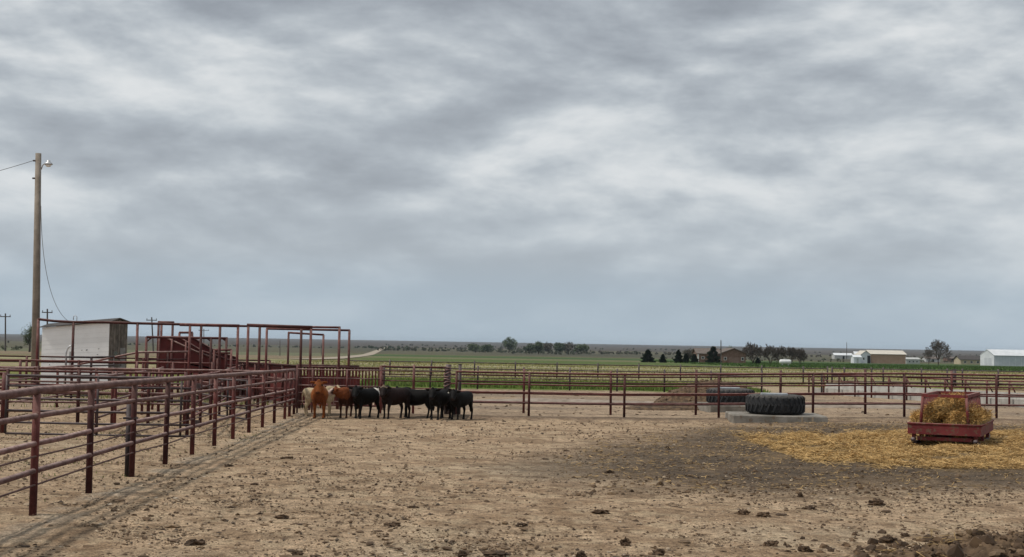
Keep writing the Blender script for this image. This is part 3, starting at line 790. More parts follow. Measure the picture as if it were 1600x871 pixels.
wire('overhead_wire', 'single overhead wire leaving the light pole to the left', ptop + Vector((-0.12, -0.05, -0.28)), at(-330, 320, 52), 0.35)
P0, P3 = at(64, 322, Yp), MAST
tag(MB().tube([P0.lerp(P3, s) + Vector((-1.1 * s * (1 - s) * 1.3, 0, -3.2 * s * (1 - s) * (0.55 + 0.45 * s))) for s in np.linspace(0, 1, 25)], 0.011, 6).build('service_wire', WIRE, None, True),
    'slack service wire sagging from the light pole to the shed', 'wire')

# far electric poles on the plain
def epole(px, pytop, Y, label, arm=True, lean=0, r=0.2):
    b0 = gp(px, Y); tp = at(px + lean, pytop, Y)
    t = thing('electric_pole', label, 'pole', b0, group='far electric poles')
    MB().tube([Vector((b0.x, b0.y, b0.z - 0.5)), tp], [r * 1.15, r * 0.9], 8).build('pole', WOODPOLE_D, t)
    if arm:
        w_ = 1.35 * Y / 330
        MB().box(tp + Vector((-w_, -0.12, -0.95)), tp + Vector((w_, 0.12, -0.72))).build('crossarm', WOODPOLE_D, t)
        for s in (-0.9, 0.9):
            q = tp + Vector((w_ * s, 0, -0.72)); MB().tube([q, q + Vector((0, 0, 0.4))], 0.09, 6).build('insulator', WOODPOLE_D, t)
WOODPOLE_D = surf('dark_pole', (0.07, 0.06, 0.055), (0.12, 0.105, 0.095), 2, 0.9, 0)
epole(8.5, 490, 330, 'electric pole with crossarm at the left edge of the view')
epole(74, 483, 300, 'electric pole with crossarm right behind the light pole')
epole(240, 496, 360, 'leaning electric pole with crossarm right of the shed', lean=-3)
epole(318.5, 514, 620, 'smallest electric pole with crossarm beyond the chute')
epole(1126.5, 532, 300, 'slender electric pole without crossarm before the brick house', arm=False, r=0.12)
epole(1323, 535, 900, 'far pole beside the white roofs on the right', arm=False)
epole(437.5, 532, 330, 'thin pole beyond the overhead arches', arm=False, r=0.09)
epole(502, 537, 420, 'thin short pole seen through the lowest arch', arm=False, r=0.09)

# ------------------------------------------------------------------ tyre water tanks on pads
def tyre_tank(c, R, H, label, padlabel, pad_w, pad_d, pad_h, rz):
    t = thing('tyre_tank', label, 'water tank', c + Vector((0, 0, pad_h + 0.004)), rz, local=True)
    prof = [(0.60 * R, 0.03), (0.70 * R, 0.0), (0.88 * R, 0.02), (0.965 * R, 0.10), (0.975 * R, H * 0.5), (0.965 * R, H - 0.10), (0.88 * R, H - 0.02), (0.72 * R, H), (0.62 * R, H - 0.03), (0.60 * R, H - 0.1), (0.68 * R, H * 0.5), (0.62 * R, 0.1)]
    n = 56; mb = MB(); V = []; Fs = []
    for i in range(n):
        a = 2 * math.pi * i / n
        V += [(r * math.cos(a), r * math.sin(a), z) for r, z in prof]
    m_ = len(prof)
    for i in range(n):
        for k in range(m_):
            i2, k2 = (i + 1) % n, (k + 1) % m_
            Fs.append((i * m_ + k, i2 * m_ + k, i2 * m_ + k2, i * m_ + k2))
    mb.add(V, Fs); body = mb.build('tyre', RUBBER, t, True)
    # tread lugs share one mesh
    lug = MB()
    lug.add([(0.93 * R, -0.05, 0.03), (1.002 * R, -0.04, 0.09), (1.002 * R, 0.07, H * 0.54), (0.93 * R, 0.06, H * 0.54), (0.93 * R, 0.035, 0.03), (1.002 * R, 0.025, 0.09), (1.002 * R, 0.135, H * 0.54), (0.93 * R, 0.145, H * 0.54)],
            [(0, 1, 2, 3), (7, 6, 5, 4), (1, 5, 6, 2), (0, 4, 5, 1), (3, 2, 6, 7), (0, 3, 7, 4)])
    up = lug.build('tread_lug', RUBBER, t)
    nl = 28
    for i in range(nl * 2):
        o = up if i == 0 else up.copy()
        if i: C.objects.link(o); o.parent = t
        top = i >= nl
        a = 2 * math.pi * (i % nl + (0.5 if top else 0)) / nl
        if top:
            o.scale = (1, 1, -1); o.location = (0, 0, H)
        o.rotation_euler = (0, 0, a)
    mb = MB(); mb.add([(0.68 * R * math.cos(2 * math.pi * k / 32), 0.68 * R * math.sin(2 * math.pi * k / 32), H - 0.13) for k in range(32)], [tuple(range(32))])
    mb.build('water_surface', WATER, t)
    MB().bbox((-0.45 * R, 0.12 * R, H - 0.15), (0.45 * R, 0.40 * R, H + 0.035), 0.015).build('float_cover', GALV, t)
    p = thing('concrete_pad', padlabel, 'slab', c, rz, local=True)
    MB().bbox((-pad_w / 2, -pad_d / 2, -0.15), (pad_w / 2, pad_d / 2, pad_h), 0.03).build('slab', PADC, p)
    for x in (0.22, 0.33):
        MB().box((pad_w * x, -pad_d / 2 - 0.003, 0.02), (pad_w * x + 0.06, -pad_d / 2 + 0.02, pad_h - 0.03)).build('rust_streak', surf('rust_stain', (0.28, 0.20, 0.12), (0.38, 0.31, 0.23), 6, 0.9, 0), p)
    return t
c = gp(1211, 41.35)
tyre_tank(c, 0.94, 0.62, 'big black tractor tyre water tank on the nearer concrete slab', 'pale concrete slab under the nearer tyre tank', 2.95, 2.15, 0.24, rad(-3))
c = gp(1141, 48.4)
tyre_tank(c, 0.90, 0.58, 'black tractor tyre water tank half hidden behind the back fence', 'concrete slab under the farther tyre tank', 2.1, 2.4, 0.26, rad(4))

# ------------------------------------------------------------------ feed bunk with braced fence
a, b_ = gp(1286, 74), gp(1640, 57.5)
d = (b_ - a); d.z = 0; L = d.length; d.normalize(); nrm = Vector((d.y, -d.x, 0))
if nrm.y > 0: nrm = -nrm
t = thing('feed_bunk', 'long pale concrete feed bunk at right behind the back fence', 'trough', a)
NS = 8
for i in range(NS):
    p, q = a + d * (L * i / NS), a + d * (L * (i + 1) / NS - 0.015)
    for p_ in (p, q): p_.z = G(p_.x, p_.y)
    sec = [(0.75, -0.1), (0.75, 0.34), (0.63, 0.34), (0.55, 0.14), (-0.1, 0.14), (-0.2, 0.62), (-0.34, 0.62), (-0.34, -0.1)]
    mb = MB(); V = [p + nrm * s + Vector((0, 0, z)) for s, z in sec] + [q + nrm * s + Vector((0, 0, z)) for s, z in sec]
    k_ = len(sec)
    mb.add(V, [tuple(range(k_)), tuple(range(2 * k_ - 1, k_ - 1, -1))] + [(i_, k_ + i_, k_ + (i_ + 1) % k_, (i_ + 1) % k_) for i_ in range(k_)])
    mb.build('bunk_section', CONCRETE, t)
bf = spread(a + nrm * 0.95, b_ + nrm * 0.95, 12)
pipe_fence('red fence with slanting braces standing along the feed bunk', bf, [1.16, 0.78], 1.18, 0.045, 0.025, 0.04, braces=True)

# ------------------------------------------------------------------ hay feeder
from mathutils import noise as mnoise
def mnoise2(v): return Vector((mnoise.noise(v), mnoise.noise(v + Vector((7, 3, 1))), mnoise.noise(v + Vector((1, 9, 5)))))
def feeder():
    rz = rad(-26)
    fl = gpix(1424, 697); fr = gpix(1540, 703)
    W, Ln = 1.60, 2.7
    ctr = gpix(1475, 700)
    o = Vector((ctr.x, ctr.y, 0)) + Vector((math.sin(-rz), math.cos(rz), 0)) * (Ln / 2)
    o.z = G(o.x, o.y)
    t = thing('hay_feeder', 'red steel bale feeder with slatted rack on the straw', 'feeder', o, rz, local=True)
    h = W / 2; l = Ln / 2
    z0, z1 = 0.28, 0.52
    MB().box((-h, -l, z0), (h, -l + 0.025, z1)).build('tray_end', FEEDER, t)
    MB().box((-h, l - 0.025, z0), (h, l, z1)).build('tray_end', FEEDER, t)
    MB().box((-h, -l + 0.026, z0), (-h + 0.025, l - 0.026, z1)).build('tray_side', FEEDER, t)
    MB().box((h - 0.025, -l + 0.026, z0), (h, l - 0.026, z1)).build('tray_side', FEEDER, t)
    MB().box((-h + 0.026, -l + 0.026, z0 + 0.01), (h - 0.026, l - 0.026, z0 + 0.04)).build('tray_floor', FEEDER, t)
    for s in (-1, 1):
        MB().tube([(-h - 0.01, s * l, z1), (h + 0.01, s * l, z1)], 0.022, 8).build('rim', FEEDER, t, True)
        MB().tube([(s * h, -l, z1), (s * h, l, z1)], 0.022, 8).build('rim', FEEDER, t, True)
        # skids under the tray
        MB().tube([(s * (h - 0.12), -l - 0.05, 0.16), (s * (h - 0.12), -l + 0.2, 0.05), (s * (h - 0.12), l - 0.2, 0.05), (s * (h - 0.12), l + 0.05, 0.16)], 0.05, 8).build('skid', PIPE_DARK, t, True)
        for y in (-l + 0.12, 0, l - 0.12):
            MB().box((s * (h - 0.12) - 0.04, y - 0.04, 0.04), (s * (h - 0.12) + 0.04, y + 0.04, z0)).build('leg', FEEDER, t)
    for y in (-l + 0.12, 0, l - 0.12):
        MB().box((-h + 0.2, y - 0.04, 0.14), (h - 0.2, y + 0.04, 0.22)).build('cross_member', FEEDER, t)
    # rack
    rw, zt, rl = 0.475, 1.20, l - 0.08
    for s in (-1, 1):
        MB().box((s * rw - 0.035, -rl, zt - 0.07), (s * rw + 0.035, rl, zt)).build('top_bar', FEEDER, t)
        MB().box((-rw + 0.036, s * rl - 0.035, zt - 0.068), (rw - 0.036, s * rl + 0.035, zt - 0.002)).build('top_bar', FEEDER, t)
        for y in np.linspace(-rl, rl, 9):
            r_ = 0.034 if abs(abs(y) - rl) < 0.01 else 0.022
            MB().tube([(s * (rw + 0.06), y, z0 + 0.04), (s * rw, y, zt - 0.068)], r_, 8).build('slat', FEEDER, t, True)
    # hay: hollowed bale with hay spilled into the tray
    mb = MB(); nU, nV = 44, 30
    def hayz(u, v):
        x = (u - 0.5) * (W - 0.08); y = -l + 0.05 + v * (Ln - 0.1)
        prof_ = 0.22 + 0.60 * math.exp(-(abs(x - 0.02) / 0.50) ** 3.0) * (1 - 0.35 * v) + 0.05 * math.exp(-((abs(x) - 0.72) / 0.2) ** 2)
        if v < 0.35:                                   # eaten-out hollow at the near end
            prof_ *= 1 - 0.93 * math.exp(-((x + 0.08) / 0.20) ** 4) * max(0, min(1, (0.30 - v) / 0.06))
        rise = min(1, v / 0.10 + 0.25)
        n_ = float(fbm(np.array([x * 5 + 4]), np.array([y * 5]), 4)[0]) - 0.5
        return x, y, z0 + 0.05 + max(0.02, prof_ * rise + 0.26 * n_)
    for j in range(nV + 1):
        for i in range(nU + 1):
            mb.v.append(hayz(i / nU, j / nV))
    for j in range(nV):
        for i in range(nU):
            k = j * (nU + 1) + i; mb.f.append((k, k + 1, k + nU + 2, k + nU + 1))
    off_b = len(mb.v)
    edge = [i for i in range(nU + 1)] + [j * (nU + 1) + nU for j in range(1, nV + 1)] + [nV * (nU + 1) + i for i in range(nU - 1, -1, -1)] + [j * (nU + 1) for j in range(nV - 1, 0, -1)]
    for e_ in edge:
        v_ = mb.v[e_]; mb.v.append((v_[0], v_[1], z0 + 0.042))
    for i in range(len(edge)):
        j = (i + 1) % len(edge); mb.f.append((edge[j], edge[i], off_b + i, off_b + j))
    cy, sy = math.cos(rz), math.sin(rz)
    hv = list(mb.v[:off_b])
    hayo = thing('hay', 'half eaten mound of golden hay in the red feeder', 'hay', o, rz, local=True)
    mb.build('hay_mound', HAY, hayo, True)
    sb = MB(); sc = []
    for k in range(8000):
        u, v = rng.random(), rng.random() ** 1.6
        x, y, z = hayz(u, v)
        ln = rng.uniform(0.12, 0.36); a_ = rng.uniform(0, 6.28); el = jit(0.9)
        if z < z1 + 0.06 and (abs(x) > h - 0.22 or abs(y) > l - 0.24): ln = 0.05; x = max(-h + 0.07, min(h - 0.07, x)); y = max(-l + 0.07, min(l - 0.07, y))
        dv = Vector((math.cos(a_) * math.cos(el), math.sin(a_) * math.cos(el), math.sin(el))) * ln
        wv = Vector((-math.sin(a_), math.cos(a_), 0)) * 0.0034 + Vector((0, 0, 0.0025))
        p = Vector((x, y, z + rng.uniform(0, 0.045)))
        sb.add([p - dv / 2 - wv, p - dv / 2 + wv, p + dv / 2 + wv, p + dv / 2 - wv], [(0, 1, 2, 3)])
        q_ = rng.random(); cc = (0.20 + 0.54 * q_, 0.118 + 0.33 * q_, 0.036 + 0.115 * q_); sc += [cc] * 4
    sb.c = sc
    tag(sb.build('hay_stalks', STRAW, hayo), kind='stuff')
    # crust of the bale bridging the hollow
    mb = MB(); P = []; rr2 = []
    for k in range(15):
        f = k / 14; a_ = math.pi * (1.02 - 1.04 * f)
        P.append((-0.06 + 0.36 * math.cos(a_) + jit(0.012), -l + 0.34 + jit(0.02), z0 + 0.02 + 0.50 * math.sin(a_) ** 0.8 if math.sin(a_) > 0 else z0)); rr2.append(0.15 + 0.03 * math.sin(k * 2.1))
    mb.tube(P, rr2, 12)
    mb.v = [tuple(Vector(v) + 0.05 * mnoise2(Vector(v) * 6)) for v in mb.v]
    mb.build('bale_crust', HAY, hayo, True)
    sb = MB(); sc = []
    for k in range(1500):
        i_ = rng.randrange(15); c0 = Vector(P[i_]); a_ = rng.uniform(0, 6.28); rd = rr2[i_] * rng.uniform(0.9, 1.2)
        tng = Vector((math.sin(math.pi * i_ / 14), 0, math.cos(math.pi * i_ / 14)))
        out = (Vector((0, 1, 0)) * math.cos(a_) + tng.cross(Vector((0, 1, 0))) * math.sin(a_)) * rd
        p = c0 + out; dv = (tng * rng.uniform(-1, 1) + Vector((jit(0.6), jit(0.6), jit(0.6)))).normalized() * rng.uniform(0.04, 0.11); wv = dv.cross(out).normalized() * 0.005
        sb.add([p - dv - wv, p - dv + wv, p + dv + wv, p + dv - wv], [(0, 1, 2, 3)])
        q_ = rng.random() ** 1.5; sc += [(0.20 + 0.54 * q_, 0.118 + 0.33 * q_, 0.036 + 0.115 * q_)] * 4
    sb.c = sc
    tag(sb.build('crust_stalks', STRAW, hayo), kind='stuff')
    return o
FEED_O = feeder()

# ------------------------------------------------------------------ cattle
def coat(name):
    m, nt, b = newmat(name); T = NT(nt)
    vec = T.n('ShaderNodeTexCoord').outputs['Object']
    a = T.n('ShaderNodeAttribute'); a.attribute_name = 'col'
    c_ = T.mix(1.0, a.outputs['Color'], T.ramp(T.noise(vec, 14, 5, 0.65), [(0.3, 0.68), (0.7, 1.35)]), 'MULTIPLY')
    T.l(c_, b.inputs['Base Color']); b.inputs['Roughness'].default_value = 0.68; b.inputs['Specular IOR Level'].default_value = 0.12
    
    T.bump(b, T.noise(vec, 70, 3, 0.6), 0.35, 0.01)
    return m
COAT = coat('cattle_coat')
Xv, Yv, Zv = Vector((1, 0, 0)), Vector((0, 1, 0)), Vector((0, 0, 1))
def limb(mb, pts, n=10):
    """pts: (x,y,z,r_forward,r_side)"""
    mb.loft([((p[0], p[1], p[2]), (1, 0, 0), p[3], (0, 1, 0), p[4]) for p in pts], n)
def make_calf(label, px, Y, yaw, colour, scale=1.0, head_yaw=0.0, head_pitch=-0.55, neck_lift=0.0, gait=0.0, tag_ear=False, mirror=1):
    """local frame: head towards +x; yaw 0 faces right in the photograph"""
    mb = MB()
    body = [(-0.655, 0.895, .06, .07), (-0.63, .875, .145, .14), (-0.55, .845, .205, .20), (-0.42, .81, .235, .245), (-0.2, .765, .262, .275), (0.05, .745, .268, .292),
            (0.28, .76, .245, .30), (0.44, .785, .205, .285), (0.56, .81, .155, .225), (0.63, .825, .09, .14)]
    mb.loft([((x, 0, z), (0, 1, 0), w, (0, 0, 1), h) for x, z, w, h in body], 20)
    # neck towards the turned head
    hp = Vector((0.44, 0, 0.90)); cy, sy = math.cos(head_yaw), math.sin(head_yaw)
    tip = hp + Vector((0.33 * math.cos(head_yaw * 0.75), 0.33 * math.sin(head_yaw * 0.75), 0.07 + neck_lift))
    mid = hp.lerp(tip, 0.55) + Vector((0.03, 0, -0.02))
    for k in range(1):
        d = (tip - hp).normalized(); s = d.cross(Zv).normalized(); u = s.cross(d)
        mb.loft([(hp - d * 0.12, s, .15, u, .24), (hp + d * 0.05, s, .165, u, .225), (mid, s, .14, u, .185), (tip, s, .115, u, .145), (tip + d * 0.06, s, .07, u, .09)], 14)
    # head
    hd = Vector((math.cos(head_yaw) * math.cos(head_pitch), math.sin(head_yaw) * math.cos(head_pitch), math.sin(head_pitch)))
    hs = hd.cross(Zv).normalized(); hu = hs.cross(hd)
    b0 = tip + hu * 0.03 - hd * 0.04
    H = [(-0.05, .07, .07, 0), (0.0, .125, .12, 0), (0.09, .138, .135, -0.01), (0.18, .115, .12, -0.012), (0.26, .090, .098, -0.012), (0.33, .086, .086, -0.012), (0.375, .080, .074, -0.01), (0.40, .05, .05, -0.008)]
    mb.loft([(b0 + hd * a + hu * o_, hs, w, hu, h) for a, w, h, o_ in H], 14)
    mb.loft([(b0 + hu * 0.09 - hd * 0.03, hs, .06, hd, .05), (b0 + hu * 0.135 - hd * 0.02, hs, .045, hd, .04), (b0 + hu * 0.15 - hd * 0.02, hs, .02, hd, .02)], 8)      # poll
    for s_ in (-1, 1):                                # ears and eye ridges
        e0 = b0 + hs * (0.085 * s_) + hu * 0.045 + hd * 0.0
        ed = (hs * s_ - hd * 0.25 + Zv * -0.12).normalized(); ev = ed.cross(hd).normalized()
        mb.loft([(e0, hd, .028, ev, .030), (e0 + ed * 0.06, hd, .026, ev, .058), (e0 + ed * 0.13, hd, .022, ev, .055), (e0 + ed * 0.185, hd, .016, ev, .022)], 10)
        ey = b0 + hd * 0.115 + hs * (0.098 * s_) + hu * 0.055
        mb.loft([(ey - hd * 0.03, hs, .018, hu, .018), (ey, hs, .028, hu, .026), (ey + hd * 0.03, hs, .018, hu, .018)], 8)
    # legs
    for s_ in (-1, 1):
        y = 0.135 * s_; gx_ = gait * s_
        limb(mb, [(0.40, y * 0.85, .80, .15, .085), (0.42, y, .60, .105, .080), (0.43 + gx_ * .4, y, .47, .064, .056), (0.445 + gx_ * .7, y, .345, .050, .046), (0.437 + gx_ * .9, y, .26, .036, .036), (0.437 + gx_, y, .12, .034, .034), (0.45 + gx_, y, .065, .044, .042), (0.455 + gx_, y, .0, .056, .050)])
        y = 0.14 * s_; gx_ = -gait * s_
        limb(mb, [(-0.46, y * 0.8, .84, .18, .09), (-0.44, y, .66, .155, .090), (-0.46 + gx_ * .4, y, .50, .095, .065), (-0.545 + gx_ * .7, y, .37, .060, .050), (-0.55 + gx_ * .9, y, .29, .042, .040), (-0.52 + gx_, y, .13, .037, .037), (-0.505 + gx_, y, .065, .046, .044), (-0.49 + gx_, y, .0, .058, .052)])
    # dewlap and brisket, tail
    mb.loft([((0.58, 0, .66), (1, 0, 0), .04, (0, 1, 0), .03), ((0.52, 0, .60), (1, 0, 0), .09, (0, 1, 0), .07), ((0.42, 0, .53), (1, 0, 0), .10, (0, 1, 0), .08), ((0.30, 0, .49), (1, 0, 0), .05, (0, 1, 0), .05)], 10)
    mb.tube([(-0.62, 0, 0.955), (-0.68, 0.01, 0.90), (-0.695, 0.02, 0.72), (-0.69, 0.02, 0.50), (-0.69, 0.02, 0.40), (-0.685, 0.02, 0.28)], [.032, .032, .026, .026, .046, .024], 8)
    mb.v = [(v[0] * 0.88, v[1] * 1.06, v[2]) for v in mb.v]
    b0 = Vector((b0.x * 0.88, b0.y * 1.06, b0.z))
    me0 = bpy.data.meshes.new('tmp'); me0.from_pydata([tuple(v) for v in mb.v], [], mb.f); me0.update()
    tmp = bpy.data.objects.new('tmp', me0); C.objects.link(tmp)
    md = tmp.modifiers.new('r', 'REMESH'); md.mode = 'VOXEL'; md.voxel_size = 0.0165
    sm = tmp.modifiers.new('s', 'SMOOTH'); sm.factor = 0.5; sm.iterations = 4
    dg = bpy.context.evaluated_depsgraph_get(); dg.update()
    me = bpy.data.meshes.new_from_object(tmp.evaluated_get(dg))
    bpy.data.objects.remove(tmp); bpy.data.meshes.remove(me0)
    nv = len(me.vertices); co = np.empty(nv * 3, np.float32); me.vertices.foreach_get('co', co); co = co.reshape(-1, 3)
    # head coordinate along the head for face markings
    rel = co - np.array(b0)
    ha = rel @ np.array(hd); hl = rel @ np.array(hs); hh = rel @ np.array(hu)
    ishead = (np.abs(hl) < 0.14) & (ha > -0.08) & (ha < 0.5) & (np.abs(hh) < 0.17)
    colr = colour(co, np.where(ishead, ha, -1), hl, hh)
    hoof = co[:, 2] < 0.05
    colr[hoof] = (0.018, 0.015, 0.013)
    muz = ishead & (ha > 0.36); colr[muz] = colr[muz] * 0.35 + np.array((0.03, 0.02, 0.02)) * 0.65
    eye = ishead & (np.abs(ha - 0.115) < 0.03) & (np.abs(hl) > 0.085) & (hh > 0.02); colr[eye] = (0.008, 0.007, 0.007)
    ca_ = me.color_attributes.new('col', 'FLOAT_COLOR', 'POINT'); a_ = np.ones((nv, 4), np.float32); a_[:, :3] = colr; ca_.data.foreach_set('color', a_.ravel())
    for at_n in [x.name for x in me.attributes if x.name.startswith('sculpt')]:
        try: me.attributes.remove(me.attributes[at_n])
        except Exception: pass
    me.polygons.foreach_set('use_smooth', [True] * len(me.polygons))
    me.materials.clear(); me.materials.append(COAT)
    p = gp(px, Y)
    ob = bpy.data.objects.new('calf', me); C.objects.link(ob)
    ob.location = p - Vector((0, 0, 0.01)); ob.rotation_euler = (0, 0, yaw); ob.scale = (scale, scale, scale)
    tag(ob, label, 'calf', 'calves along the back fence')
    if tag_ear:
        e0 = b0 + hs * (0.19 * tag_ear) + hu * 0.03 - hd * 0.03
        mb2 = MB(); mb2.box(e0 + Vector((-0.012, -0.022, -0.07)), e0 + Vector((0.012, 0.022, 0.0)))
        tg = mb2.build('ear_tag', YELLOW, None); tg.parent = ob
    return ob
def plain(c, belly=None, seed=0):
    c = np.array(c)
    def f(co, ha, hl, hh):
        out = np.tile(c, (len(co), 1)).astype(float)
        n_ = fbm(co[:, 0] * 6 + seed, co[:, 2] * 6 + co[:, 1] * 3, 3)
        out *= (0.75 + 0.5 * n_)[:, None]
        if belly is not None:
            k = sstep(0.62, 0.48, co[:, 2])[:, None]; out = out * (1 - k) + np.array(belly) * k
        return out
    return f
def patched(base, patches, face=None, topknot=None, seed=0):
    bf_ = plain(base, seed=seed)
    def f(co, ha, hl, hh):
        out = bf_(co, ha, hl, hh)
        for (cx, cyy, cz, r, c) in patches:
            n_ = fbm(co[:, 0] * 9 + seed, co[:, 2] * 9 + co[:, 1] * 5, 3)
            dd = np.sqrt((co[:, 0] - cx) ** 2 + (co[:, 1] - cyy) ** 2 * 0.5 + (co[:, 2] - cz) ** 2)
            k = sstep(r * 1.1, r * 0.85, dd + 0.15 * (n_ - 0.5))[:, None]
            out = out * (1 - k) + np.array(c) * k
        if face is not None:
            k = ((ha > face[0]) * sstep(face[1], face[1] * 0.6, np.abs(hl)))[:, None]; out = out * (1 - k) + np.array(face[2]) * k
        if topknot is not None:
            k = ((ha > -0.5) & (ha < 0.05) & (hh > 0.06))[:, None]; out = out * (1 - k) + np.array(topknot) * k
        return out
    return f
BLK = (0.0062, 0.0052, 0.0048)
PI = math.pi
make_calf('cream calf standing broadside behind the red calf, tail to the left', 498, 41.6, rad(10), patched((0.46, 0.36, 0.23), [(-0.62, 0, 0.36, 0.14, (0.05, 0.035, 0.025))], seed=3), 0.88, head_yaw=0.5, gait=0.04)
make_calf('orange red calf facing the camera, leftmost of the herd', 498.5, 40.3, rad(-83), patched((0.21, 0.062, 0.016), [(0.0, 0, 0.95, 0.5, (0.25, 0.085, 0.025)), (0.45, 0, 0.62, 0.22, (0.13, 0.036, 0.011))], seed=5), 0.98, head_yaw=-0.05, head_pitch=-0.85, neck_lift=0.12, gait=0.03)
make_calf('dark red brindle calf with a pale face turned left', 545, 41.0, rad(-112), patched((0.045, 0.016, 0.010), [(0.52, 0, 0.95, 0.27, (0.17, 0.050, 0.018)), (0.2, -0.2, 0.75, 0.18, (0.10, 0.032, 0.014))], face=(0.10, 0.085, (0.50, 0.38, 0.33)), seed=9), 0.88, head_yaw=-0.95, head_pitch=-0.35, gait=0.05)
make_calf('black calf with a white rump patch beside the brindle calf', 571, 40.8, rad(-124), patched(BLK, [(-0.54, 0.05, 0.97, 0.19, (0.68, 0.63, 0.55)), (-0.56, 0.05, 0.62, 0.12, (0.30, 0.25, 0.18))], seed=12), 0.92, head_yaw=0.45, head_pitch=-0.7, gait=0.06)
make_calf('brownish black calf with a pale topknot looking at the camera', 617, 40.7, rad(-132), patched((0.013, 0.0075, 0.0065), [(0.1, 0, 0.9, 0.4, (0.017, 0.008, 0.007))], topknot=(0.16, 0.12, 0.08), seed=21), 0.95, head_yaw=0.55, head_pitch=-0.6, gait=0.05, tag_ear=1)
make_calf('black calf seen from the side with its tail to the right', 651, 41.3, rad(178), plain(BLK, seed=25), 0.90, head_yaw=0.2, head_pitch=-0.8, gait=-0.05)
make_calf('black calf facing the camera under the wrapped post', 687, 40.7, rad(-113), plain(BLK, seed=28), 0.91, head_yaw=0.20, head_pitch=-0.65, gait=0.05)
make_calf('brown tinged black calf hidden behind its neighbour under the wrapped post', 700, 41.7, rad(-96), plain((0.016, 0.009, 0.007), seed=31), 0.90, head_yaw=-0.1, head_pitch=-0.5, gait=0.03)
make_calf('rightmost black calf with a pale ear tag', 720, 40.8, rad(-121), plain(BLK, seed=35), 0.87, head_yaw=0.40, head_pitch=-0.65, gait=0.04, tag_ear=1)

# ------------------------------------------------------------------ clods, straw, piles
def ico():
    t_ = (1 + 5 ** 0.5) / 2
    v = [(-1, t_, 0), (1, t_, 0), (-1, -t_, 0), (1, -t_, 0), (0, -1, t_), (0, 1, t_), (0, -1, -t_), (0, 1, -t_), (t_, 0, -1), (t_, 0, 1), (-t_, 0, -1), (-t_, 0, 1)]
    f = [(0, 11, 5), (0, 5, 1), (0, 1, 7), (0, 7, 10), (0, 10, 11), (1, 5, 9), (5, 11, 4), (11, 10, 2), (10, 7, 6), (7, 1, 8), (3, 9, 4), (3, 4, 2), (3, 2, 6), (3, 6, 8), (3, 8, 9), (4, 9, 5), (2, 4, 11), (6, 2, 10), (8, 6, 7), (9, 8, 1)]
    v = [Vector(p).normalized() for p in v]
    return v, f
IV, IF = ico()
def sub(v, f):
    v = list(v); mp = {}; nf = []
    def mid(a, b):
        k = (min(a, b), max(a, b))
        if k not in mp: mp[k] = len(v); v.append(((v[a] + v[b]) / 2).normalized())
        return mp[k]
    for a, b, c in f:
        x, y, z = mid(a, b), mid(b, c), mid(c, a); nf += [(a, x, z), (b, y, x), (c, z, y), (x, y, z)]
    return v, nf
IV2, IF2 = sub(IV, IF); IV3, IF3 = sub(IV2, IF2)
from mathutils import noise as mnoise
def lump(c, rx, ry, rz_, seed, fine=True, amp=0.35):
    V, Fc = (IV3, IF3) if fine else (IV, IF)
    out = []
    ca_, sa_ = math.cos(seed), math.sin(seed)
    for p in V:
        k = 1 + amp * mnoise.noise(p * 1.7 + Vector((seed * 3.1, seed, 0))) + amp * 0.9 * mnoise.noise(p * 4.0 + Vector((0, seed * 2.3, 0))) + (amp * 0.7 * mnoise.noise(p * 9.0 + Vector((seed, 0, 4))) if fine else 0)
        x, y = p.x * rx * k, p.y * ry * k
        out.append((c[0] + x * ca_ - y * sa_, c[1] + x * sa_ + y * ca_, c[2] + p.z * rz_ * k))
    return out, Fc
big_clods = [
    (977, 849, 7, 6.5, 'upright dark clod at the bottom edge, tallest in the middle foreground'),
    (1030, 864, 8, 5, 'ragged brown clod at the bottom edge right of the tallest clod'),
    (1161, 802, 8, 5.5, 'rounded dark clod, left of a pair on the pale ground'),
    (1193, 806, 10, 4.5, 'low double dark clod, right of a pair on the pale ground'),
    (1370, 787, 11, 5, 'knobbly dark clod alone on pale ground below the straw'),
    (1264, 795, 10, 2.6, 'flat brown pat between the clod pair and the knobbly clod'),
    (1250, 775, 4, 4, 'small grey clod at the lower edge of the dark manure'),
    (938, 801, 13, 4, 'low grey mound with a pointed right end in mid foreground'),
    (815, 820, 8, 2.4, 'flat dark pat left of the grey mound'),
    (1388, 845, 13, 5, 'lumpy blackish clod near the lower right manure pile'),
    (1415, 837, 6, 3, 'small brown clod right of the lumpy blackish one'),
    (1203, 851, 10, 5, 'brown crumbly clod at bottom right of centre'),
    (1258, 860, 9, 6, 'dark clod touching the left tip of the manure pile'),
    (775, 866, 18, 4, 'long flat grey clod cut by the bottom edge'),
    (722, 868, 7, 5, 'small black clod left of the long flat grey one'),
    (908, 868, 7, 5, 'dark stub of a clod at the bottom edge right of centre'),
    (306, 848, 12, 5, 'dark scattered clod at the bottom left below the fence shadow'),
    (440, 808, 9, 3, 'dark slanting pat in the left foreground'),
    (645, 793, 8, 2.5, 'small dark pat right of the pale patch'),
    (614, 820, 10, 3, 'dark elongated pat in the lower middle left'),
    (448, 716, 10, 2.2, 'thin dark pat in the middle of the left yard'),
    (357, 728, 6, 2, 'dark pat right of the fence shadow'),
    (398, 757, 5, 2, 'tiny dark pat in the left yard'),
    (952, 738, 7, 2.6, 'dark pat with pale straw at the left end of the manure'),
    (465, 866, 8, 4, 'dark clod at the bottom edge left of centre'),
]
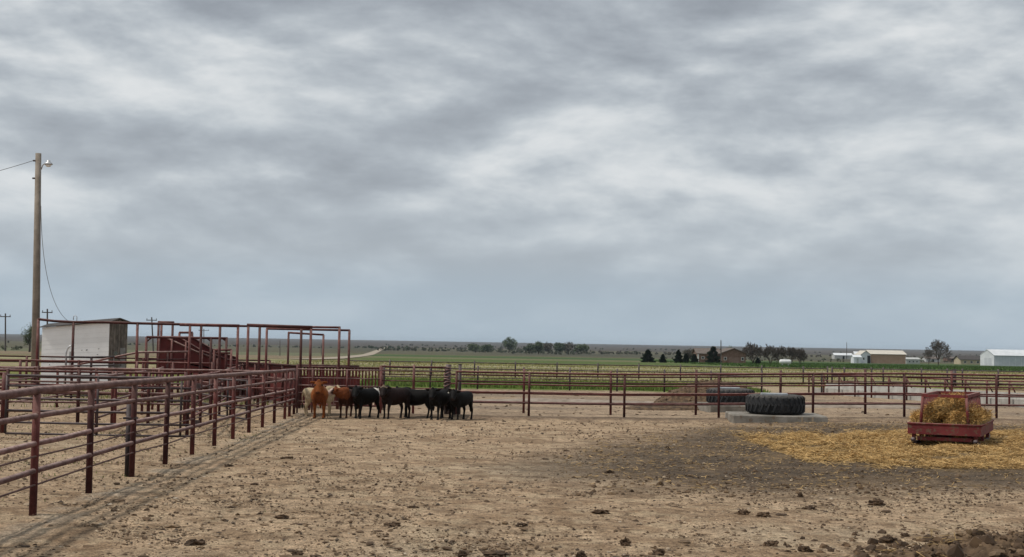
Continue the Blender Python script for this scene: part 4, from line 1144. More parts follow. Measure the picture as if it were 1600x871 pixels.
for i, (px, py, wp, hp_, label) in enumerate(big_clods):
    p = gpix(px, min(py + hp_ * 0.6, 905)); ppm = F_PX / p.y
    rx = wp / ppm * 1.05; rzz = hp_ / ppm * 1.15
    V, Fc = lump((0, 0, rzz * 0.45), rx, rx * rng.uniform(0.6, 0.9), rzz, i * 0.77 + 0.3, True, 0.55)
    mb = MB(); mb.v = [tuple(v) for v in V]; mb.f = list(Fc)
    a2_ = rng.uniform(0, 0.25)
    o = mb.build('manure_clod', CLOD, None, False); o.location = p
    o.rotation_euler = (0, 0, -(i * 0.77 + 0.3))
    tag(o, label, 'clod', 'larger clods in the yard')

mb = MB(); sc = []
def scatter(n, pxr, pyr, smin, smax, cols, flat=0.4):
    k = 0
    while k < n:
        # even over the ground, thinned with distance by the projection of the survey columns
        py = pyr[0] + (pyr[1] - pyr[0]) * rng.random() ** 0.75; px = rng.uniform(*pxr)
        p = gpix_fast(px, py)
        dl, al = lf_dist(p[0], p[1])
        s = rng.uniform(smin, smax) * (0.5 + rng.random() ** 3)
        V, Fc = lump((p[0], p[1], p[2] + s * 0.12), s, s * rng.uniform(0.5, 0.9), s * flat * rng.uniform(0.6, 1.3), rng.uniform(0, 6.28), False, 0.6)
        mb.add(V, Fc); c = cols[rng.randrange(len(cols))]; sc.extend([c] * len(V)); k += 1
def gpix_fast(px, py):
    d = ray(px, py); Y = 25.0
    for _ in range(12):
        t_ = Y / d.y; Y = (CAM_Z - G(d.x * t_, Y)) / (-d.z) * d.y
    t_ = Y / d.y; return (d.x * t_, Y, G(d.x * t_, Y))
BROWN = [(0.095, 0.060, 0.036), (0.13, 0.082, 0.047), (0.07, 0.045, 0.028), (0.18, 0.12, 0.07), (0.15, 0.10, 0.06)]
PALE = [(0.40, 0.31, 0.22), (0.33, 0.25, 0.17), (0.46, 0.38, 0.29), (0.26, 0.19, 0.13)]
scatter(4200, (-40, 1640), (662, 905), 0.010, 0.032, BROWN, 0.35)
scatter(520, (-40, 1640), (662, 905), 0.035, 0.075, BROWN, 0.16)
scatter(1300, (-40, 1640), (662, 905), 0.008, 0.026, PALE, 0.4)
scatter(900, (900, 1660), (668, 775), 0.015, 0.05, BROWN, 0.5)
scatter(400, (620, 1660), (612, 650), 0.04, 0.10, BROWN, 0.3)
scatter(400, (0, 450), (640, 800), 0.012, 0.04, PALE + BROWN, 0.3)
scatter(420, (1210, 1640), (842, 900), 0.018, 0.06, BROWN[:3], 0.7)
scatter(140, (1320, 1640), (832, 890), 0.03, 0.08, BROWN[:3], 0.7)
mb.c = sc
tag(mb.build('dung_crumbs', SCATTER), 'small dung crumbs and soil lumps strewn over the yard', 'dung', kind='stuff')

# fine crumbs, tens of thousands of tiny lumps
r = np.random.RandomState(77); nC = 46000
Yc = 12.3 * (41.5 / 12.3) ** (r.rand(nC) ** 1.15); Xc = r.uniform(-0.43, 0.43, nC) * Yc
kc = r.rand(nC) < 0.25 + 0.75 * sstep(0.42, 0.6, fbm(Xc * 0.8, Yc * 0.8, 4)); Xc, Yc = Xc[kc], Yc[kc]; nC = len(Xc)
Sc = r.uniform(0.006, 0.017, nC) * (0.6 + 1.3 * r.rand(nC) ** 4) * (0.75 + Yc / 40)
O8 = np.array([(1, 0, 0), (0, 1, 0), (-1, 0, 0), (0, -1, 0), (0, 0, 1), (0, 0, -1)], float)
F8 = np.array([(0, 1, 4), (1, 2, 4), (2, 3, 4), (3, 0, 4), (1, 0, 5), (2, 1, 5), (3, 2, 5), (0, 3, 5)])
V8 = O8[None] * r.uniform(0.55, 1.35, (nC, 6, 1)) * Sc[:, None, None] * np.array([1.25, 1.0, 0.62]); a8 = r.uniform(0, 6.28, nC)
ca8, sa8 = np.cos(a8)[:, None], np.sin(a8)[:, None]
V8 = np.stack([V8[..., 0] * ca8 - V8[..., 1] * sa8 + Xc[:, None], V8[..., 0] * sa8 + V8[..., 1] * ca8 + Yc[:, None], V8[..., 2] + g0(Xc, Yc)[:, None] + (Sc * 0.35)[:, None]], -1).reshape(-1, 3)
pal = np.array([(0.085, 0.055, 0.034), (0.12, 0.08, 0.05), (0.17, 0.115, 0.07), (0.26, 0.19, 0.125), (0.38, 0.29, 0.20), (0.16, 0.11, 0.07), (0.10, 0.075, 0.055), (0.22, 0.155, 0.10)])
c8 = np.repeat(pal[r.randint(0, len(pal), nC)] * r.uniform(0.8, 1.2, (nC, 1)), 6, 0)
me = bpy.data.meshes.new('soil_crumbs'); me.from_pydata(V8.tolist(), [], (F8[None] + 6 * np.arange(nC)[:, None, None]).reshape(-1, 3).tolist())
ca = me.color_attributes.new('col', 'FLOAT_COLOR', 'POINT'); a_ = np.ones((nC * 6, 4), np.float32); a_[:, :3] = c8; ca.data.foreach_set('color', a_.ravel())
me.materials.append(SCATTER); o = bpy.data.objects.new('soil_crumbs', me); C.objects.link(o); tag(o, 'fine crumbs of soil and dung over the whole yard', 'soil', kind='stuff')

# straw: thousands of stalks lying on the straw patch and thinly over the manure
def stalk_field(name, label, n, poly, inside_w, lmin, lmax, lift, seed, cmul=1.0, width=0.005):
    r = np.random.RandomState(seed)
    P = np.array(poly); x0, y0 = P.min(0); x1, y1 = P.max(0)
    X = r.uniform(x0, x1, n * 6); Yy = r.uniform(y0, y1, n * 6)
    sd = poly_sd(X, Yy, poly) + 2.6 * (fbm(X * 0.35, Yy * 0.35, 5) - 0.5) + 1.6 * (fbm(X * 1.7 + 50, Yy * 1.7, 4) - 0.5)
    keep = r.rand(len(X)) < sstep(-inside_w, inside_w, sd)
    clump = fbm(X * 2.3, Yy * 2.3 + 9, 3); keep &= r.rand(len(X)) < sstep(0.36, 0.60, clump) * 0.95 + 0.05
    keep &= np.abs(X / Yy) < 0.5
    X, Yy = X[keep][:n], Yy[keep][:n]; m_ = len(X)
    Z = g0(X, Yy) + 0.02 + r.rand(m_) ** 1.5 * lift * np.clip(3.2 * (fbm(X * 2.3, Yy * 2.3 + 9, 3) - 0.35), 0.15, 1.3)
    L_ = r.uniform(lmin, lmax, m_) / 2; A_ = r.uniform(0, 2 * np.pi, m_); E = r.normal(0, 0.22, m_)
    d = np.stack([np.cos(A_) * np.cos(E), np.sin(A_) * np.cos(E), np.sin(E)], -1) * L_[:, None]
    w_ = np.stack([-np.sin(A_), np.cos(A_), np.full(m_, 0.5)], -1) * width
    c_ = np.stack([X, Yy, Z], -1)
    V = np.stack([c_ - d - w_, c_ - d + w_, c_ + d + w_, c_ + d - w_], 1).reshape(-1, 3)
    q_ = r.rand(m_); q_ = q_ ** 1.3; cc = np.stack([0.19 + 0.46 * q_, 0.118 + 0.305 * q_, 0.042 + 0.13 * q_], -1) * cmul
    me = bpy.data.meshes.new(name); me.from_pydata(V.tolist(), [], np.arange(m_ * 4).reshape(-1, 4).tolist())
    ca_ = me.color_attributes.new('col', 'FLOAT_COLOR', 'POINT'); a_ = np.ones((m_ * 4, 4), np.float32); a_[:, :3] = np.repeat(cc, 4, 0); ca_.data.foreach_set('color', a_.ravel())
    me.materials.append(STRAW); o = bpy.data.objects.new(name, me); C.objects.link(o)
    return tag(o, label, 'straw', kind='stuff')
stalk_field('straw_litter', 'golden straw spread over the ground around the feeder', 76000, STRAWP, 1.6, 0.05, 0.24, 0.10, 3, 1.2, 0.0031)
stalk_field('thin_straw', 'sparse straw bits trodden into the dark manure', 9000, MANURE, 0.8, 0.03, 0.12, 0.02, 4, 0.8, 0.0045)

# heaps
def heap(name, label, cx, cy, rx, ry, h, n, mat, seed, amp=0.3, fs=2.2, lumps=0):
    mb = MB(); c = Vector((cx, cy, G(cx, cy)))
    t = None
    for j in range(n + 1):
        for i in range(n + 1):
            u, v = i / n * 2 - 1, j / n * 2 - 1
            x, y = cx + u * rx, cy + v * ry
            f = float(fbm(np.array([x * fs + seed]), np.array([y * fs]), 5, 0.6)[0])
            e = max(0, 1 - (u * u + v * v) ** 0.9)
            z = G(x, y) - 0.05 + (0.06 + h * e ** 0.8) * (1 - amp + 2 * amp * f) * (1 if e > 0 else 0)
            mb.v.append((x - cx, y - cy, z - c.z))
    for j in range(n):
        for i in range(n):
            k = j * (n + 1) + i; mb.f.append((k, k + 1, k + n + 2, k + n + 1))
    o = mb.build(name, mat, None, True); o.location = c
    if lumps:
        cb = MB(); cc = []
        top = [v for v in mb.v if v[2] > -0.02 and (v[0] / rx) ** 2 + (v[1] / ry) ** 2 < 0.95]
        for k in range(lumps):
            v = top[rng.randrange(len(top))]; sz = rng.uniform(0.012, 0.04) * (1 + 1.6 * rng.random() ** 5)
            V, Fc = lump((v[0] + jit(0.03), v[1] + jit(0.03), v[2] + sz * 0.15), sz, sz * rng.uniform(0.6, 1), sz * rng.uniform(0.45, 0.9), rng.uniform(0, 6.28), False, 0.6)
            cb.add(V, Fc); q_ = BROWN[rng.randrange(5)]; cc += [q_] * len(V)
        cb.c = cc; d_ = cb.build('lumps', SCATTER, None); d_.parent = o; d_['kind'] = 'stuff'
    return tag(o, label, 'pile')
heap('manure_pile', 'reddish brown manure heap behind the back fence left of the tyre', gp(1108, 54).x, 54, 2.4, 2.0, 1.0, 46, PILE, 4, lumps=500)
heap('dirt_ridge', 'low brown dirt spread at the foot of the manure heap', gp(1075, 50).x, 50.3, 2.6, 1.4, 0.28, 36, PILE, 9)
heap('foreground_manure', 'dark brown manure and old straw heap in the lower right corner', 5.9, 12.8, 2.2, 1.3, 0.26, 150, PILE, 15, 0.75, 5.5, lumps=1500)
stalk_field('pile_straw', 'old brown straw stuck in the lower right manure heap', 700, [(3.9, 11.8), (8.0, 11.8), (8.0, 14.0), (3.9, 14.0)], 0.4, 0.05, 0.16, 0.30, 8, 0.55, 0.004)
# low spoil along the bunk and the back lot
for k, (px, Y, rx, ry, h, lab) in enumerate([(1330, 52, 3.6, 1.0, 0.16, 'low grey ridge of soil in front of the feed bunk'), (890, 56, 4.5, 1.2, 0.12, 'low grey soil ridge in the back lot beyond the calves')]):
    heap('soil_ridge', lab, gp(px, Y).x, Y, rx, ry, h, 40, surf('ridge_soil_%d' % k, (0.22, 0.175, 0.135), (0.34, 0.28, 0.225), 2.5, 0.95, 0.8, 12), 20 + k, 0.35, 1.6)

# ------------------------------------------------------------------ grass
def grass(name, label, n, xr, yr, h, cols, seed, width=0.02, dens_s=0.4, thr=0.45, cat='grass'):
    r = np.random.RandomState(seed)
    X = r.uniform(xr[0], xr[1], n * 3); Y_ = r.uniform(yr[0], yr[1], n * 3)
    d_ = fbm(X * dens_s * 0.35 + seed, Y_ * dens_s * 1.9, 5, 0.6); keep = r.rand(len(X)) < sstep(thr - 0.12, thr + 0.12, d_)
    keep &= np.abs(X / Y_) < 0.47
    X, Y_ = X[keep][:n], Y_[keep][:n]; m_ = len(X)
    Z = g0(X, Y_) - 0.02; hh = h * r.uniform(0.5, 1.25, m_)
    a_ = r.uniform(0, 2 * np.pi, m_); lean = r.normal(0, 0.25, (m_, 2)) * hh[:, None]
    b_ = np.stack([X, Y_, Z], -1); w_ = np.stack([np.cos(a_), np.sin(a_), np.zeros(m_)], -1) * width
    tp = b_ + np.concatenate([lean, hh[:, None]], 1)
    V = np.stack([b_ - w_, b_ + w_, tp], 1).reshape(-1, 3)
    cols = np.array(cols); cc = cols[r.randint(0, len(cols), m_)] * r.uniform(0.75, 1.25, (m_, 1))
    me = bpy.data.meshes.new(name); me.from_pydata(V.tolist(), [], np.arange(m_ * 3).reshape(-1, 3).tolist())
    ca_ = me.color_attributes.new('col', 'FLOAT_COLOR', 'POINT'); q_ = np.ones((m_ * 3, 4), np.float32); q_[:, :3] = np.repeat(cc, 3, 0); ca_.data.foreach_set('color', q_.ravel())
    me.materials.append(GRASS); o = bpy.data.objects.new(name, me); C.objects.link(o)
    return tag(o, label, cat, kind='stuff')
GR = [(0.10, 0.165, 0.026), (0.14, 0.195, 0.036), (0.085, 0.13, 0.024), (0.18, 0.205, 0.055)]
YL = [(0.26, 0.245, 0.075), (0.33, 0.28, 0.12), (0.20, 0.21, 0.055), (0.40, 0.34, 0.18)]
grass('bright_grass', 'bright green grass strip behind the far pens', 26000, (-9.5, 15), (73.5, 88), 0.22, GR, 2, 0.03, 0.25, 0.38)
grass('pasture_grass', 'dry yellow pasture grass beyond the green strip', 26000, (-30, 75), (88, 200), 0.22, YL, 3, 0.06, 0.09, 0.45)
grass('crop_rows', 'dark green crop beyond the right hand pastures', 22000, (40, 170), (205, 400), 0.35, [(0.055, 0.11, 0.022), (0.075, 0.13, 0.03), (0.045, 0.085, 0.02)], 6, 0.14, 0.05, 0.4)
grass('weed_tufts', 'small green weeds in the left pens', 2600, (-13, -5.8), (16, 40), 0.06, GR, 5, 0.012, 0.75, 0.66)
grass('yard_weeds', 'a few green sprigs in the open yard', 70, (-5, 6), (13, 24), 0.05, GR, 9, 0.008, 0.9, 0.72)
grass('pen_grass', 'yellow green grass patches between the left pens', 6000, (-28, -9), (44, 66), 0.16, YL + GR, 12, 0.02, 0.35, 0.5)

# ------------------------------------------------------------------ trees
def leaf_crown(rn, c, rx, ry, rz_, n, size, cols, clumps=16, spread_=0.34, bottom=-0.9):
    V = []; Fc = []; cl = []
    cs = []
    for k in range(clumps):
        while True:
            p = Vector((rn.uniform(-1, 1), rn.uniform(-1, 1), rn.uniform(bottom, 1)))
            if p.length < 1: break
        p = p * (0.55 + 0.3 * rn.random()); cs.append((p, rn.uniform(0.6, 1.3)))
    for k in range(n):
        p, q = cs[rn.randrange(clumps)]
        g = Vector((rn.gauss(0, 1), rn.gauss(0, 1), rn.gauss(0, 1))) * spread_ * 0.62 * q
        w = p + g
        if w.length > 1.12: w = w.normalized() * rn.uniform(0.9, 1.1)
        pos = Vector((c[0] + w.x * rx, c[1] + w.y * ry, c[2] + w.z * rz_))
        a = Vector((rn.gauss(0, 1), rn.gauss(0, 1), rn.gauss(0, 1))).normalized(); b = a.orthogonal().normalized()
        s = size * rn.uniform(0.6, 1.4); o = len(V)
        V += [pos - a * s, pos + a * s * 0.4 + b * s * 0.7, pos + a * s, pos - b * s * 0.6]; Fc.append((o, o + 1, o + 2, o + 3))
        k_ = cols[rn.randrange(len(cols))]; m_ = rn.uniform(0.75, 1.25); cl += [(k_[0] * m_, k_[1] * m_, k_[2] * m_)] * 4
    return V, Fc, cl
def leafy(name, label, base, H, W, cols, n=1400, size=0.3, trunk_f=0.25, seed=1, clumps=16, group=None, spread_=0.34, flat=1.0):
    rn = random.Random(seed); t = thing(name, label, 'tree', base, group=group)
    tr = MB(); tr.tube([base + Vector((0, 0, -0.4)), base + Vector((0.05 * H * 0.2, 0, H * trunk_f)), base + Vector((0, 0, H * 0.7))], [H * 0.035, H * 0.026, H * 0.008], 8)
    for k in range(5):
        a = k * 1.3 + seed; s = base + Vector((0, 0, H * (trunk_f + 0.06 * k))); tr.tube([s, s + Vector((math.cos(a) * W * 0.2, math.sin(a) * W * 0.2, H * 0.12)), s + Vector((math.cos(a) * W * 0.34, math.sin(a) * W * 0.34, H * 0.24))], [H * 0.014, H * 0.010, H * 0.003], 6)
    tr.build('trunk', BARK, t, True)
    zc_ = base.z + H * (trunk_f * 0.6 + (1 - trunk_f * 0.6) / 2)
    V, Fc, cl = leaf_crown(rn, (base.x, base.y, zc_), W / 2, W / 2, H * (1 - trunk_f * 0.6) / 2, n, size, cols, clumps, spread_)
    mb = MB(); mb.v = [tuple(v) for v in V]; mb.f = Fc; mb.c = cl; mb.build('crown', LEAF, t)
    return t
def cedar(label, px, Y, H, W, seed):
    rn = random.Random(seed); base = gp(px, Y)
    t = thing('cedar_tree', label, 'tree', base, group='dark cedars in front of the brick house')
    MB().tube([base + Vector((0, 0, -0.3)), base + Vector((0, 0, H * 0.8))], [0.14, 0.03], 8).build('trunk', BARK, t, True)
    V = []; Fc = []; cl = []
    for k in range(2600):
        f = rn.random() ** 1.25; r = W / 2 * min(1.0, (1 - f) ** 0.62 * 1.12) * (0.86 + 0.22 * math.sin(f * 23 + seed)) * math.sqrt(rn.uniform(0.25, 1)); a = rn.uniform(0, 6.283)
        r *= 0.9 + 0.16 * math.sin(a * 3 + f * 9 + seed)
        pos = base + Vector((math.cos(a) * r, math.sin(a) * r, 0.1 + f * (H - 0.1)))
        u = Vector((math.cos(a), math.sin(a), 0.9)).normalized(); b = u.orthogonal().normalized(); s = rn.uniform(0.10, 0.26); o = len(V)
        V += [pos - u * s, pos + b * s * 0.5, pos + u * s * 1.2, pos - b * s * 0.5]; Fc.append((o, o + 1, o + 2, o + 3)); m_ = rn.uniform(0.6, 1.5); cl += [(0.016 * m_, 0.028 * m_, 0.014 * m_)] * 4
    mb = MB(); mb.v = [tuple(v) for v in V]; mb.f = Fc; mb.c = cl; mb.build('crown', LEAF, t)
def hpx(Y, px): return px * Y / F_PX
YH = 325.0
for px, hp_, wp, sd, lab in [(1012, 18.5, 22, 1, 'broad dark cedar, leftmost in the row before the house'), (1035.5, 12, 11, 2, 'smallest dark cedar between two larger ones on the left'), (1060, 19, 15, 3, 'pointed dark cedar left of the house, third from the left'),
                            (1071.5, 13, 11, 4, 'short dark cedar right beside the pointed one'), (1085, 13, 13, 5, 'rounded dark cedar at the left corner of the house'), (1114, 25, 26, 6, 'largest dark cedar, hiding the middle of the house')]:
    cedar(lab, px, YH - 12, hpx(YH, hp_), hpx(YH, wp), sd)
cedar('dark cedar bush at the foot of the bare trees right of the house', 1184, YH - 8, hpx(YH, 9), hpx(YH, 9), 7)

def bare(name, label, base, H, W, seed, lv=6, group=None, fork=0.22, upright=0.35, twigr=0.022):
    rn = random.Random(seed); t = thing(name, label, 'tree', base, group=group)
    tr, tw = MB(), MB()
    def grow(p, d, ln, r, k):
        q = p + d * ln * 0.5 + Vector((rn.gauss(0, .04), rn.gauss(0, .04), 0)) * ln; e = p + d * ln + Vector((rn.gauss(0, .06), rn.gauss(0, .06), 0)) * ln
        (tr if k <= 2 else tw).tube([p, q, e], [r, r * 0.82, r * 0.66], 6 if k <= 2 else 3, cap=False)
        if k >= lv: return
        nb_ = 3 if k < lv - 1 else 4
        if k == 0: nb_ = 5
        for j in range(nb_):
            ang_ = rn.uniform(0.30, 0.75) * (1.15 if k == 0 else 1)
            o_ = d.orthogonal().normalized(); o_.rotate(Matrix.Rotation(j * 2 * PI / nb_ + rn.uniform(-.6, .6), 3, d))
            nd = (d * math.cos(ang_) + o_ * math.sin(ang_) * (W / H) * 1.25 + Vector((0, 0, upright * 0.3))).normalized()
            grow(e if rn.random() < 0.6 else q.lerp(e, rn.random()), nd, ln * rn.uniform(0.62, 0.86) if k else H * 0.22, max(r * 0.60, twigr), k + 1)
    grow(base + Vector((0, 0, -0.3)), Vector((0, 0, 1)), H * fork, H * 0.028, 0)
    # scale the finished crown to the wanted height
    zt = max(v[2] for v in tw.v) - base.z; s = H / zt
    xs = max(abs(v[0] - base.x) for v in tw.v); sx = (W / 2) / xs
    for mb_ in (tr, tw):
        mb_.v = [(base.x + (v[0] - base.x) * sx, base.y + (v[1] - base.y) * sx, base.z + (v[2] - base.z) * s if v[2] > base.z else v[2]) for v in mb_.v]
    tr.build('trunk', BARK, t, True); tw.build('crown', TWIG, t)
    return t
for px, hp_, wp, sd, lab in [(1177, 36, 40, 1, 'largest bare tree right of the brick house'), (1203, 33, 30, 2, 'second bare tree from the house, leaning over the tank side'), (1219, 31, 28, 3, 'third bare tree from the house, above the white tank'),
                            (1236, 30, 28, 4, 'fourth bare tree from the house'), (1250, 28, 28, 5, 'rightmost bare tree in the row by the house')]:
    bare('bare_tree', lab, gp(px, YH + 6 + sd * 2), hpx(YH, hp_), hpx(YH, wp), sd * 7 + 1, 6, 'bare trees by the house', 0.07, 0.6, 0.045)
bare('lone_bare_tree', 'lone round crowned bare tree between tan barn and white barn', gp(1466, 430), hpx(430, 42), hpx(430, 50), 77, 6, None, 0.20, 0.15, 0.05)
bare('small_bare_tree', 'faint bare sapling just left of the lone bare tree', gp(1451, 440), hpx(440, 26), hpx(440, 16), 78, 5, None, 0.15, 0.4, 0.03)

DK = [(0.040, 0.062, 0.028), (0.055, 0.075, 0.034), (0.032, 0.05, 0.026)]
MID = [(0.075, 0.10, 0.045), (0.09, 0.115, 0.055), (0.06, 0.085, 0.04)]
BRN = [(0.085, 0.075, 0.055), (0.07, 0.062, 0.05), (0.10, 0.09, 0.065)]
TG = 'trees on the far side of the green fields'
spec = [(743, 14, 22, 950, MID, 'pale round tree, leftmost of the far left pair'), (758, 12, 20, 930, DK, 'dark tree, right one of the far left pair'), (795, 21, 19, 1000, MID, 'lone tall green tree between the far groups'),
        (831, 15, 20, 900, DK, 'first dark tree of the middle far grove'), (841, 18, 15, 900, MID, 'taller green tree in the middle far grove'), (856, 17, 18, 920, BRN, 'brownish tree in the middle far grove'),
        (874, 17, 17, 900, DK, 'dark dense tree right of the brownish one in the grove'), (888, 17, 20, 900, BRN, 'wide brown tree near the right end of the grove'), (908, 15, 18, 960, MID, 'last green tree at the right end of the grove'),
        (1076, 18, 17, 420, BRN, 'brownish tree behind the cedars left of the house'), (1122, 19, 12, 400, MID, 'small tree left of the pole behind the house roof'), (1138, 23, 15, 420, MID, 'tall green tree rising behind the house roof'),
        (1368, 13, 14, 640, MID, 'round tree top behind the tan barn roof'), (46, 46, 22, 300, MID, 'leafy tree left of the shed behind the light pole')]
for i, (px, hp_, wp, Y, cols, lab) in enumerate(spec):
    leafy('far_tree', lab, gp(px, Y), hpx(Y, hp_ * 1.12), hpx(Y, wp * 1.3), cols, 1300, hpx(Y, 1.0), 0.22, 40 + i, 14, TG)
# scrub belts that read as one mass
def scrub(name, label, spec_, seed):
    rn = random.Random(seed); mb = MB(); cl = []
    for px0, px1, Y, hp_, n, cols in spec_:
        for k in range(n):
            px = rn.uniform(px0, px1); Yk = Y * rn.uniform(0.93, 1.07); b0_ = gp(px, Yk); h = hpx(Yk, hp_) * rn.uniform(0.35, 1.1); w_ = h * rn.uniform(0.8, 1.8)
            V, Fc, c_ = leaf_crown(rn, (b0_.x, b0_.y, b0_.z + h * 0.45), w_ / 2, w_ / 2, h * 0.55, 60, hpx(Yk, 0.8), cols, 5)
            mb.add(V, Fc); cl += c_
    mb.c = cl; return tag(mb.build(name, LEAF), label, 'scrub', kind='stuff')
scrub('far_scrub', 'belts of scrub and trees across the far plain', [(590, 1000, 1050, 6, 120, BRN + DK), (800, 925, 930, 9, 40, BRN + DK), (715, 775, 980, 8, 16, BRN + DK), (900, 1180, 1150, 5, 70, BRN), (560, 900, 1600, 4, 80, BRN + DK), (1180, 1600, 1200, 6, 120, BRN), (1280, 1560, 800, 4, 60, BRN + MID),
      (0, 60, 420, 9, 10, BRN + MID), (10, 540, 1300, 3, 90, BRN + DK), (530, 640, 1400, 5, 26, DK), (1040, 1330, 620, 4, 50, BRN + MID), (600, 1600, 2600, 2.5, 160, BRN + DK)], 5)

# ------------------------------------------------------------------ buildings
def gable(label, name, px, Y, wpx, eave_px, peak_px, depth, wall, roof, end_facing=True, rz=0.0, cat='building', over=0.4):
    """a simple gabled building; returns its empty, local frame: x right, y away, origin at the base of the near wall"""
    o = gp(px, Y); t = thing(name, label, cat, o, rz, local=True)
    W = hpx(Y, wpx); e = hpx(Y, eave_px); pk = hpx(Y, peak_px); h = W / 2
    return t, W, e, pk
def gable_mesh(t, x0, x1, y0, y1, e, pk, axis, wall, roof, over=0.4, th=0.14):
    """walls and roof; axis 'y': ridge runs away from the viewer, 'x': ridge runs across"""
    if axis == 'y':
        xm = (x0 + x1) / 2
        for y in (y0, y1 - 0.12):
            MB().prism([(x0, y, -0.5), (x1, y, -0.5), (x1, y, e), (xm, y, pk), (x0, y, e)], (0, 0.12, 0)).build('gable_wall', wall, t)
        for x in (x0, x1 - 0.12):
            MB().box((x, y0 + 0.125, -0.5), (x + 0.12, y1 - 0.125, e - 0.02)).build('side_wall', wall, t)
        s = (pk - e) / (xm - x0)
        for a, b_ in ((x0 - over, xm), (x1 + over, xm)):
            MB().prism([(a, y0 - over, e - s * over + 0.05), (b_, y0 - over, pk + 0.05), (b_, y1 + over, pk + 0.05), (a, y1 + over, e - s * over + 0.05)], (0, 0, th)).build('roof_slope', roof, t)
    else:
        ym = (y0 + y1) / 2
        for y in (y0, y1 - 0.12):
            MB().box((x0 + 0.125, y, -0.5), (x1 - 0.125, y + 0.12, e - 0.02)).build('side_wall', wall, t)
        for x in (x0, x1 - 0.12):
            MB().prism([(x, y0, -0.5), (x, y1, -0.5), (x, y1, e), (x, ym, pk), (x, y0, e)], (0.12, 0, 0)).build('gable_wall', wall, t)
        s = (pk - e) / (ym - y0)
        for a, b_ in ((y0 - over, ym), (y1 + over, ym)):
            MB().prism([(x0 - over, a, e - s * over + 0.05), (x0 - over, b_, pk + 0.05), (x1 + over, b_, pk + 0.05), (x1 + over, a, e - s * over + 0.05)], (0, 0, th)).build('roof_slope', roof, t)
def window(t, x, z, w_, h_, y=-0.03, frame_mat=None):
    wd = MB().box((x, y, z), (x + w_, y + 0.06, z + h_)).build('window', frame_mat or TRIM, t)
    MB().box((x + 0.1, y - 0.02, z + 0.1), (x + w_ - 0.1, y + 0.03, z + h_ - 0.1)).build('pane', GLASS, wd)
# brick house
t = thing('brick_house', 'brown brick house with broad gable behind the cedars', 'house', gp(1146, YH + 4), 0, local=True)
k = (YH + 4) / F_PX
gable_mesh(t, -18 * k, 19 * k, 0, 12, 16 * k, 23 * k, 'y', BRICK, SHINGLE, 0.5)
gable_mesh(t, -54 * k, -18.6 * k, 2.5, 11, 14.5 * k, 22.0 * k, 'x', BRICK, SHINGLE, 0.4)
MB().box((-7 * k, -0.05, 0.0), (9 * k, 0.0, 9.5 * k)).build('garage_door', surf('garage_door', (0.20, 0.13, 0.10), (0.25, 0.17, 0.135), 1, 0.7, 0), t)
for x in (-15, 12): window(t, x * k, 5 * k, 4.5 * k, 5 * k)
window(t, -48 * k, 6 * k, 5 * k, 4 * k, 2.45)
MB().box((-54.3 * k, 2.2, -0.3), (-52 * k, 2.48, 13.5 * k)).build('white_corner', TRIM, t)
MB().bbox((-25 * k, 5.5, 20 * k), (-22 * k, 6.4, 26 * k), 0.05).build('chimney', BRICK, t)
# propane tank
o = gp(1227, 262); t = thing('propane_tank', 'white horizontal propane tank below the bare trees', 'tank', o)
zt = o.z + 0.85; Lh = 1.15
MB().loft([(o + Vector((x, 0, 0.85)), (0, 1, 0), r, (0, 0, 1), r) for x, r in ((-1.22, .1), (-1.18, .28), (-1.05, .42), (-0.9, .46), (0.9, .46), (1.05, .42), (1.18, .28), (1.22, .1))], 16).build('tank_body', TANK, t, True)
for s in (-0.6, 0.6): MB().box(o + Vector((s - 0.1, -0.35, -0.1)), o + Vector((s + 0.1, 0.35, 0.5))).build('leg', GREYWALL, t)
MB().tube([o + Vector((0, 0, 1.28)), o + Vector((0, 0, 1.48))], 0.18, 10).build('valve_dome', GREYWALL, t)
# tan barn
Yb = 560.0; k = Yb / F_PX
t = thing('tan_barn', 'long tan metal barn with cream roof and open dark doorway', 'barn', gp(1388, Yb), 0, local=True)
gable_mesh(t, -27 * k, 27 * k, 0, 12, 14.5 * k, 20 * k, 'x', TANWALL, TANROOF, 0.5)
for i in range(9):
    x = (-26 + i * 6.2) * k; MB().box((x, -0.06, 0), (x + 0.14, -0.005, 14 * k)).build('wall_rib', TANWALL, t)
t = thing('barn_annex', 'pale gabled annex at the left end of the tan barn', 'barn', gp(1353, Yb - 2), 0, local=True)
gable_mesh(t, -7.5 * k, 7 * k, 0, 9, 13.5 * k, 19 * k, 'y', WHITEMETAL, TANROOF, 0.4)
MB().box((2.2 * k, -0.06, 0), (6.6 * k, -0.004, 12 * k)).build('doorway', BLACK, t)
window(t, -5 * k, 5 * k, 3 * k, 4 * k)
t = thing('white_hut', 'tiny white hut left of the tan barn', 'shed', gp(1340, Yb - 6), 0, local=True)
gable_mesh(t, -5.8 * k, 5.5 * k, 0, 5, 9 * k, 12 * k, 'x', WHITEMETAL, WHITEMETAL, 0.3)
MB().box((-1.5 * k, -0.05, 0), (1.5 * k, -0.004, 7 * k)).build('door', GREYWALL, t)
t = thing('grey_lean_to', 'low grey white building right of the tan barn', 'shed', gp(1426.5, Yb + 20), 0, local=True)
gable_mesh(t, -11 * k, 11.5 * k, 0, 7, 7 * k, 9.5 * k, 'x', GREYWALL, GREYWALL, 0.3)
for x in (-7, -1, 5): window(t, x * k, 2 * k, 3 * k, 3 * k)
# white barn at the right edge
Yw = 520.0; k = Yw / F_PX
t = thing('white_barn', 'large white metal barn at the right edge of the view', 'barn', gp(1538, Yw), rad(-34), local=True)
gable_mesh(t, 0, 15.5 * k * 1.12, 0, 0.1, 1, 1.2, 'y', WHITEMETAL, WHITEMETAL, 0.0) if False else None
Wd, Ln, e_, pk_ = 5.6, 22.0, 4.6, 6.6
